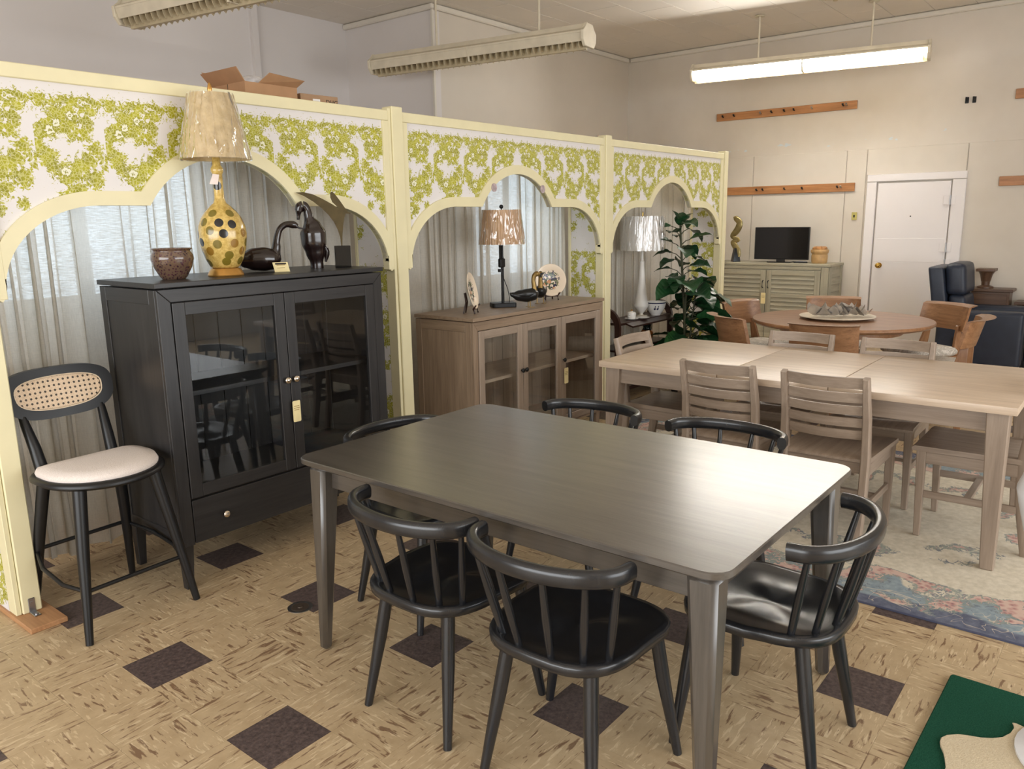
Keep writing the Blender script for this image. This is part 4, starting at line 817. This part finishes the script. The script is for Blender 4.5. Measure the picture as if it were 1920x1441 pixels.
for (h, bx_, by_, pet, ln, pit) in lv:
    az += 2.399+rnd.uniform(-.3, .3); d = Vector((math.cos(az), math.sin(az)*.72, 0)).normalized(); b0 = Vector((bx_, by_, h)); b1 = b0+d*pet+Vector((0, 0, .055))
    if d.y > .5: ln *= .75
    if .5 < h < .92 and d.dot(Vector((-.78, .627, 0))) > .35: continue
    G().tube([b0, b0+d*pet*.5+Vector((0, 0, .04)), b1], [.005, .004, .003], 5).go('leaf_stem', M['stalk'], pl)
    o = bpy.data.objects.new('leaf', LM[rnd.randrange(3)]); COL.objects.link(o); o.parent = pl; o.location = b1; o.scale = (ln, ln, ln); o.rotation_euler = (rnd.uniform(-.5, .5), -pit, math.atan2(d.y, d.x))
for k, (a, pt) in enumerate(((.3, -1.0), (2.2, -1.2), (4.3, -.7), (5.4, -.9))):
    o = bpy.data.objects.new('leaf', LM[2]); COL.objects.link(o); o.parent = pl; o.location = (-.055, .05, 1.51); o.scale = (.15, .15, .15); o.rotation_euler = (0, pt, a)
# ------------------------------------------------------------------ round table group
rt = thing('round_dining_table', 'round walnut pedestal table behind the extension table', 'table', (5.46, -.65, 0))
G().lathe([(.62, .715), (.665, .725), (.685, .74), (.685, .752), (.68, .76), (.004, .76)], 72).go('tabletop', M['waly'], rt, 30); G().lathe([(.44, .655), (.46, .66), (.46, .714)], 56).go('apron_ring', M['waly'], rt, 40)
G().lathe([(.22, 0), (.22, .05), (.13, .09), (.1, .2), (.1, .5), (.14, .62), (.2, .654)], 40).go('pedestal', M['walz'], rt, 40); tr_ = thing('marble_tray', 'oval pale tray under the silver flower piece', 'tray', (5.46, -.62, .7605), .3)
G().lathe([(.2, 0), (.25, .012), (.29, .022), (.287, .026), (.24, .018), (.004, .016)], 44, sx=1.0, sy=1.0).go('tray_dish', plain('pale_marble', srgb(224, 212, 192), .3, var=.08, scale=7), tr_, 40)
fl2 = thing('silver_flower_piece', 'silver metal flower ornament on the pale tray', 'ornament', (5.46, -.64, .778)); fl2.scale = (1.35, 1.35, 1.35); M['silv'] = plain('crumpled_silver', srgb(196, 190, 184), .34, .7, var=.2, scale=20)
for k in range(9):
    g = G(); R = []; a = k*.7; cx, cy = (.085 if k < 5 else -.075)+.045*math.cos(a), .02+.05*math.sin(a)
    for i in range(6):
        r = .012+.05*i/5; R.append([(cx*(.55)+r*math.cos(2*PI*j/14+a)*.85, -cx+cy+r*math.sin(2*PI*j/14+a)*.85, .008+(.03+.012*(k % 3))*(i/5)**1.3+.02*math.sin(3*2*PI*j/14+k*1.7)*(i/5)+.008*math.sin(5*2*PI*j/14+k)*(i/5)) for j in range(14)])
    g.rings(R, True, False); g.go('petal_cup', M['silv'], fl2, 60)
def klismos(label):
    c = thing('curved_back_chair', label, 'chair', (0, 0, 0), 0, 'walnut curved-back chairs round the round table')
    def band(z0, z1, hw, th, off, lip=0):
        g = G(); R = []
        for i in range(15):
            a = -1+2*i/14; y = hw*math.sin(a*1.15)/math.sin(1.15); x0 = off-.12*math.cos(a*1.15); x1 = x0-.05
            R.append([(x0, y, z0), (x1+lip, y, z1), (x1-th-lip, y, z1), (x0-th, y, z0)])
        g.rings(R); return g
    band(.62, .815, .235, .026, -.155).go('backrest', M['waly'], c, 50); band(.816, .83, .24, .032, -.202, .008).go('crest_lip', M['waly'], c, 50)
    for s in (-1, 1):
        G().hexa([(-.28, s*.205-.013, 0), (-.24, s*.205-.013, 0), (-.24, s*.205+.013, 0), (-.28, s*.205+.013, 0)], [(-.27, s*.185-.013, .42), (-.17, s*.185-.013, .42), (-.17, s*.185+.013, .42), (-.27, s*.185+.013, .42)], .003).go('rear_leg', M['walz'], c)
        G().hexa([(-.27, s*.185-.013, .421), (-.17, s*.185-.013, .421), (-.17, s*.185+.013, .421), (-.27, s*.185+.013, .421)], [(-.275, s*.15-.013, .66), (-.235, s*.15-.013, .66), (-.235, s*.15+.013, .66), (-.275, s*.15+.013, .66)], .003).go('back_upright', M['walz'], c); G().leg((.2, s*.19, .42), (.225, s*.205, 0), .05, .03, .004).go('front_leg', M['walz'], c)
    G().box(-.24, .22, -.21, .21, .36, .42, .006).go('seat_frame', M['walx'], c)
    sq = lambda k, z: [(x*k-.005, y*k, z) for x, y in rrect(-.235, .24, -.235, .235, .1, 5)]
    G().rings([sq(.9, .421), sq(.99, .44), sq(1, .46), sq(.93, .485), sq(.6, .498), sq(.1, .50)]).go('seat_cushion', M['brush'], c, 60); return c
t = NT('grey_brushstroke_fabric'); n_ = t.noise(t.coord('Object', (5, 11, 5)), 2.2, 3, .6, 1.5); M['brush'] = t.base(t.ramp(n_, [(.38, srgb(222, 214, 204)), (.5, srgb(176, 168, 156)), (.6, srgb(226, 218, 208)), (.72, srgb(132, 122, 110))]), .85, 0, .2)
kc = klismos('walnut curved-back chair with its back to the camera, between ladder-backs'); ctr = Vector((5.46, -.65, 0)); names = ['walnut curved-back chair left of round table, in front of partition end', 'walnut curved-back chair behind round table at left by louvered cabinet', 'walnut curved-back chair directly behind the silver flower piece', 'walnut curved-back chair at far right, beside the navy recliner', 'walnut curved-back chair at near right of round table, seen from the side']
for k, (deg, r) in enumerate(((189, .62), (140, .70), (72, .76), (20, .82), (-33, .82), (-88, .66))):
    a = math.radians(deg); p = ctr+Vector((math.cos(a), math.sin(a), 0))*r
    if k == 0: kc.location = p; kc.rotation_euler = (0, 0, a+PI)
    else: dup(kc, tuple(p), a+PI, names[k-1])
# ------------------------------------------------------------------ louvered cabinet by the far wall (front looks to -X)
lc = thing('louvered_cabinet', 'sage grey louvered cabinet against the far wall under television', 'cabinet', (8.48, .39, 0)); Wl, Dl, Hl = 1.50, .48, 1.01
G().box(0, Dl, .0, Wl, .08, Hl-.03).go('carcass', M['grnz'], lc); G().box(-.02, Dl+.01, -.02, Wl+.02, Hl-.029, Hl, .003).go('top_board', M['grny'], lc); G().box(.03, Dl-.01, .03, Wl-.03, 0, .079).go('plinth', M['grny'], lc)
for s, (y0, y1) in enumerate(((.09, .742), (.748, 1.41))):
    d = bpy.data.objects.new('door', None); COL.objects.link(d); d.parent = lc
    for a, b in ((y0, y0+.065), (y1-.065, y1)): G().box(-.022, -.001, a, b, .27, .93, .003).go('door_stile', M['grnz'], d)
    for a, b in ((.27, .335), (.60, .65), (.87, .93)): G().box(-.0215, -.001, y0+.0655, y1-.0655, a, b, .003).go('door_rail', M['grny'], d)
    for lo, hi in ((.337, .598), (.652, .868)):
        n = 5 if hi-lo > .22 else 4
        for i in range(n): zz = lo+(hi-lo)*i/n; hh = (hi-lo)/n; G().hexa([(-.02, y0+.066, zz+.006), (-.002, y0+.066, zz+.006), (-.002, y1-.066, zz+.006), (-.02, y1-.066, zz+.006)], [(-.007, y0+.066, zz+hh), (-.002, y0+.066, zz+hh), (-.002, y1-.066, zz+hh), (-.007, y1-.066, zz+hh)]).go('louver_slat', M['grny'], d)
    yk = y1-.03 if s == 0 else y0+.03; G().tube([(-.022, yk, .71), (-.048, yk, .72), (-.048, yk, .79), (-.022, yk, .80)], .006, 8).go('pull', M['iron'], d, 60)
for a, b in ((.0, .085), (1.415, 1.5)): G().box(-.018, -.001, a, b, .085, .975, .003).go('front_stile', M['grnz'], lc)
for (y0, y1) in ((.09, .742), (.748, 1.41)):
    dr_ = G().box(-.02, -.001, y0, y1, .10, .26, .003).go('drawer', M['grny'], lc); G().tube([(-.02, (y0+y1)/2-.05, .18), (-.04, (y0+y1)/2-.04, .18), (-.04, (y0+y1)/2+.04, .18), (-.02, (y0+y1)/2+.05, .18)], .005, 8).go('pull', M['iron'], dr_, 60)
G().box(-.02, -.001, .09, 1.41, .94, .975, .002).go('front_rail', M['grny'], lc)
for i in range(9): zz = .15+.088*i; G().hexa([(.07, -.012, zz), (.41, -.012, zz), (.41, -.001, zz), (.07, -.001, zz)], [(.07, -.005, zz+.083), (.41, -.005, zz+.083), (.41, -.001, zz+.083), (.07, -.001, zz+.083)]).go('side_slat', M['grnx'], lc)
for a, b in ((0, .065), (.415, .48)): G().box(a, b, -.014, -.001, .085, .975, .002).go('side_stile', M['grnz'], lc)
tg = price_tag(lc, (-.05, .757, .585), -PI/2, 1.5)
Z3 = 1.0105
tv = thing('television', 'small black flat-screen television on the louvered cabinet', 'television', (8.72, 1.06, Z3)); G().box(-.018, .018, -.345, .335, .035, .43, .004).go('bezel', plain('tv_plastic', srgb(16, 16, 17), .3), tv); G().box(-.0195, -.0185, -.332, .322, .05, .418).go('screen', plain('tv_screen', srgb(12, 12, 14), .12, spec=.5, var=.02), tv)
G().prism(rrect(-.09, .09, -.15, .15, .03, 3), 0, .012, 'xy', .003).go('stand_base', M['gblack'], tv); G().box(-.012, .02, -.05, .05, .012, .06).go('stand_neck', M['gblack'], tv)
rm = thing('remote_control', 'black remote control lying beside the television', 'remote', (8.66, .79, Z3), .3); G().box(-.02, .02, -.08, .08, 0, .018, .004).go('remote_body', M['gblack'], rm); 
for k in range(4): G().box(-.008, .008, -.06+.03*k, -.045+.03*k, .018, .0205).go('button', M['steel'], rm)
bb = thing('bread_basket', 'carved tan basket of bread rolls by the television', 'ornament', (8.70, .58, Z3)); M['bread'] = plain('carved_honey_wood', srgb(188, 152, 102), .5, var=.2, scale=16)
G().lathe([(.085, 0), (.092, .02), (.094, .09), (.088, .11), (.1, .125), (.105, .15), (.095, .165), (.05, .16), (.004, .155)], 28).go('basket', M['bread'], bb, 50)
for k in range(6): a = k*1.05; G().ball((.045*math.cos(a), .05*math.sin(a), .175), .035, .038, .026).go('bread_roll', plain('crust', srgb(172, 124, 76), .5, var=.25, scale=20), bb, 60)
sw_ = thing('swirl_sculpture', 'bronze twisting swirl sculpture on a black cone base', 'sculpture', (8.68, 1.63, Z3)); G().lathe([(.068, 0), (.066, .005), (.034, .17), (.004, .172)], 4).go('cone_base', M['gblack'], sw_)
pts = [(0, -.03, .06), (0, -.02, .14), (0, .03, .22), (0, .045, .25), (0, -.03, .275), (0, .03, .30), (0, .05, .33), (0, .0, .39), (0, -.03, .45), (0, -.03, .50), (0, .02, .545), (0, .05, .56)]
spine(sw_, 'swirl', pts, [.034, .042, .038, .028, .026, .026, .036, .044, .044, .04, .034, .008], plain('swirl_bronze', srgb(150, 136, 92), .28, .7, var=.15), .45, 1.0, up=(1, 0, 0))
# ------------------------------------------------------------------ navy recliner (front looks to -Y) and the tables behind it
rc = thing('recliner', 'navy leather power recliner at right beyond the tables', 'recliner', (8.25, -1.30, 0)); M['navy'] = plain('navy_leather', srgb(41, 48, 63), .42, spec=.45, var=.1, scale=10)
def pad(name, x0, x1, y0, y1, z0, z1, tilt=0, bev=.05, mat=None, parent=rc):
    g = G(); g.box(x0, x1, y0, y1, z0, z1, bev, 4)
    if tilt:
        for v in g.bm.verts: v.co.y += tilt*(v.co.z-z0)
    return g.go(name, mat or M['navy'], parent, 50)
for s in (-1, 1): pad('arm', s*.30-.10, s*.30+.10, -.36, .40, .07, .62, 0, .045)
pad('base', -.19, .19, -.33, .38, .08, .36, 0, .02); pad('seat_cushion', -.19, .19, -.36, .22, .361, .48, 0, .04); pad('back_shell', -.31, .31, .30, .44, .42, 1.04, .16, .03); pad('back_cushion', -.26, .26, .14, .30, .46, .76, .14, .06); pad('head_cushion', -.27, .27, .17, .36, .755, 1.08, .10, .07); pad('footrest', -.19, .19, -.42, -.365, .12, .40, 0, .02)
G().tube([(-.412, .18, .585), (-.417, .17, .5), (-.417, .18, .4), (-.415, .2, .34)], .006, 6).go('remote_cord', M['black'], rc, 60); G().box(-.425, -.402, .17, .23, .24, .35, .01).go('hand_remote', M['black'], rc); G().box(-.3, .3, -.4, .5, .02, .06).go('mechanism', M['steel'], rc)
nt = thing('end_table', 'dark wood end table with drawer behind the recliner', 'table', (8.72, -1.33, 0)); woods('wb', srgb(78, 56, 42), srgb(108, 80, 60), .35)
G().box(-.045, .24, -.12, .30, .745, .775, .004).go('top_board', M['wby'], nt); G().box(-.025, .22, -.09, .27, .55, .744, .003).go('case', M['wby'], nt); G().box(-.036, -.026, -.07, .25, .58, .72, .003).go('drawer', M['wby'], nt)
for a in (-.0, .19):
    for b in (-.07, .25): G().leg((a, b, .549), (a, b, 0), .04, .028, .002).go('leg', M['wbz'], nt)
ht = thing('pedestal_stand', 'small flared dark wooden stand on end table behind recliner', 'stand', (8.82, -1.20, .7755)); G().box(-.1, .1, -.06, .12, .18, .21, .004).go('top_board', M['wby'], ht); G().lathe([(.045, .07), (.06, .14), (.08, .179)], 16, (0, .03, 0)).go('capital', M['wbz'], ht, 40); G().lathe([(.08, 0), (.08, .015), (.04, .03), (.042, .069)], 16, (0, .03, 0)).go('column', M['wbz'], ht, 40)
lt = thing('low_table', 'grey-brown low table at the right edge behind recliner', 'table', (8.68, -1.85, 0)); G().box(-.0, .27, -.45, .38, .62, .65, .004).go('top_board', M['wby'], lt)
for a in (.03, .24):
    for b in (-.42, .33): G().leg((a, b, .62), (a, b, 0), .04, .03, .002).go('leg', M['wbz'], lt)
di = thing('wood_dish', 'shallow dark dish on the low table at right edge', 'dish', (8.815, -1.74, .6505)); G().lathe([(.05, 0), (.09, .02), (.13, .04), (.126, .042), (.08, .022), (.004, .015)], 24).go('dish_body', M['wbx'], di, 40)
# ------------------------------------------------------------------ rugs
rg = thing('floral_rug', 'cream and blue floral rug under the extension table', 'rug', (3.31, -1.30, 0), .0); hx, hy = 1.19, 1.85
t = NT('floral_rug_wool'); ob = t.coord('Object'); sp = t.n('ShaderNodeSeparateXYZ', {0: ob}); ax = t.math('SUBTRACT', hx, t.math('ABSOLUTE', sp.outputs[0])); ay = t.math('SUBTRACT', hy, t.math('ABSOLUTE', sp.outputs[1])); d = t.math('MINIMUM', ax, ay)
wob = t.noise(ob, 3.4, 2, .5); fine = t.noise(ob, 34, 3, .6); d2 = t.math('ADD', d, t.math('MULTIPLY', t.math('SUBTRACT', wob, .5), .42))
sc_ = t.math('MULTIPLY', t.math('SINE', t.math('MULTIPLY', t.math('ADD', sp.outputs[1], sp.outputs[0]), 11.0)), .035); d3 = t.math('ADD', d2, sc_)
wool = t.ramp(fine, [(.3, srgb(202, 193, 174)), (.7, srgb(224, 215, 197))])
c = t.mix(t.ramp(d3, [(.25, (1, 1, 1, 1)), (.27, (0, 0, 0, 1))]), wool, t.ramp(fine, [(.3, srgb(132, 146, 154)), (.7, srgb(156, 168, 174))]))
c = t.mix(t.ramp(t.math('ADD', d, t.math('MULTIPLY', sc_, .9)), [(.10, (1, 1, 1, 1)), (.115, (0, 0, 0, 1))]), c, t.ramp(fine, [(.3, srgb(92, 96, 114)), (.7, srgb(116, 120, 136))]))
band = t.ramp(t.math('ADD', d, t.math('MULTIPLY', t.math('SUBTRACT', wob, .5), .5)), [(.05, (0, 0, 0, 1)), (.11, (1, 1, 1, 1)), (.38, (1, 1, 1, 1)), (.50, (0, 0, 0, 1))])
rad = t.math('SQRT', t.math('ADD', t.math('MULTIPLY', sp.outputs[0], sp.outputs[0]), t.math('MULTIPLY', t.math('MULTIPLY', sp.outputs[1], sp.outputs[1]), .42)))
ringm = t.ramp(t.math('ADD', rad, t.math('MULTIPLY', t.math('SUBTRACT', wob, .5), .5)), [(.48, (0, 0, 0, 1)), (.58, (.85, .85, .85, 1)), (.68, (.85, .85, .85, 1)), (.80, (0, 0, 0, 1))])
zone = t.math('MAXIMUM', band, ringm)
big = t.noise(ob, 6.5, 1, .4); leaf = t.noise(ob, 30, 3, .65, 1.6); petal = t.n('ShaderNodeTexVoronoi', {'Vector': ob, 'Scale': 34.0}).outputs['Distance']
cl_ = t.math('ADD', t.math('MULTIPLY', big, 1.0), t.math('MULTIPLY', t.math('SUBTRACT', leaf, .5), .55)); cl_ = t.math('MULTIPLY', cl_, zone)
lc_ = t.ramp(leaf, [(.35, srgb(118, 132, 132)), (.5, srgb(150, 158, 148)), (.62, srgb(108, 116, 132))])
c = t.mix(t.math('MULTIPLY', t.ramp(cl_, [(.42, (0, 0, 0, 1)), (.45, (1, 1, 1, 1))]), .85), c, lc_)
pk_ = t.ramp(petal, [(.1, srgb(150, 110, 112)), (.3, srgb(196, 152, 144)), (.6, srgb(214, 184, 170))])
c = t.mix(t.ramp(cl_, [(.51, (0, 0, 0, 1)), (.54, (.9, .9, .9, 1))]), c, pk_)
swirl = t.ramp(t.noise(ob, 8, 1, .4, 1.6), [(.475, (0, 0, 0, 1)), (.495, (1, 1, 1, 1)), (.515, (0, 0, 0, 1))]); inb = t.ramp(d, [(.02, (0, 0, 0, 1)), (.04, (1, 1, 1, 1)), (.17, (1, 1, 1, 1)), (.20, (0, 0, 0, 1))])
c = t.mix(t.math('MULTIPLY', t.math('MULTIPLY', swirl, inb), .8), c, srgb(212, 200, 182))
t.bump(fine, .3, .004); M['rug'] = t.base(c, .95, 0, .1)
G().box(-hx, hx, -hy, hy, .0008, .0085, .002).go('pile', M['rug'], rg)
for s in (-1, 1): G().box(s*hx-.003, s*hx+.003, -hy, hy, .0008, .008).go('binding', plain('slate_binding', srgb(78, 82, 104), .9), rg)
gr = thing('green_rug', 'dark green hooked rug with cream shape at lower right', 'rug', (1.745, -2.172, 0), -.02)
def fuzzy(name, c1, c2):
    t = NT(name); n_ = t.noise(t.coord(), 240, 4, .7); t.bump(n_, .8, .006); return t.base(t.ramp(n_, [(.3, c1), (.7, c2)]), .95, 0, .1)
M['gpile'] = fuzzy('green_wool', srgb(22, 66, 50), srgb(44, 96, 74)); M['cpile'] = fuzzy('cream_wool', srgb(218, 198, 164), srgb(240, 224, 194))
G().prism(rrect(-1.25, 0, -.85, 0, .012, 3), .0008, .012, 'xy', .003).go('green_pile', M['gpile'], gr)
poly = [(1.310, -2.227), (1.332, -2.226), (1.355, -2.236), (1.381, -2.262), (1.391, -2.287), (1.402, -2.321), (1.42, -2.348), (1.445, -2.372), (1.484, -2.388), (1.522, -2.393), (1.549, -2.382), (1.551, -2.394), (1.544, -2.412), (1.53, -2.44), (1.47, -2.47), (1.40, -2.49), (1.33, -2.48), (1.26, -2.50), (1.13, -2.49), (1.10, -2.45), (1.16, -2.40), (1.13, -2.36), (1.10, -2.30), (1.13, -2.27), (1.195, -2.267), (1.236, -2.258), (1.262, -2.247), (1.288, -2.233)]
G().prism([(x-1.745, y+2.172) for x, y in poly], .0122, .019, 'xy', .002).go('cream_shape', M['cpile'], gr)
# white tulip chair cut off by the right edge of the picture
tc = thing('tulip_chair', 'white rounded pedestal chair cut off at the right edge', 'chair', (1.445, -2.60, .0195)); M['wplas'] = plain('glossy_white_plastic', srgb(240, 240, 242), .18, spec=.6, var=.02)
G().lathe([(.205, 0), (.205, .008), (.17, .02), (.08, .05), (.04, .12), (.035, .3), (.06, .42), (.004, .43)], 36).go('pedestal', M['wplas'], tc, 40)
G().lathe([(.06, .42), (.14, .46), (.21, .56), (.248, .68), (.268, .76), (.276, .80), (.262, .84), (.235, .85), (.215, .83), (.205, .74), (.17, .60), (.1, .52), (.004, .5)], 40).go('shell', M['wplas'], tc, 50); G().lathe([(.15, .6), (.165, .615), (.16, .63), (.1, .645), (.004, .648)], 32).go('seat_pad', plain('light_grey_pad', srgb(200, 200, 206), .8), tc, 50)
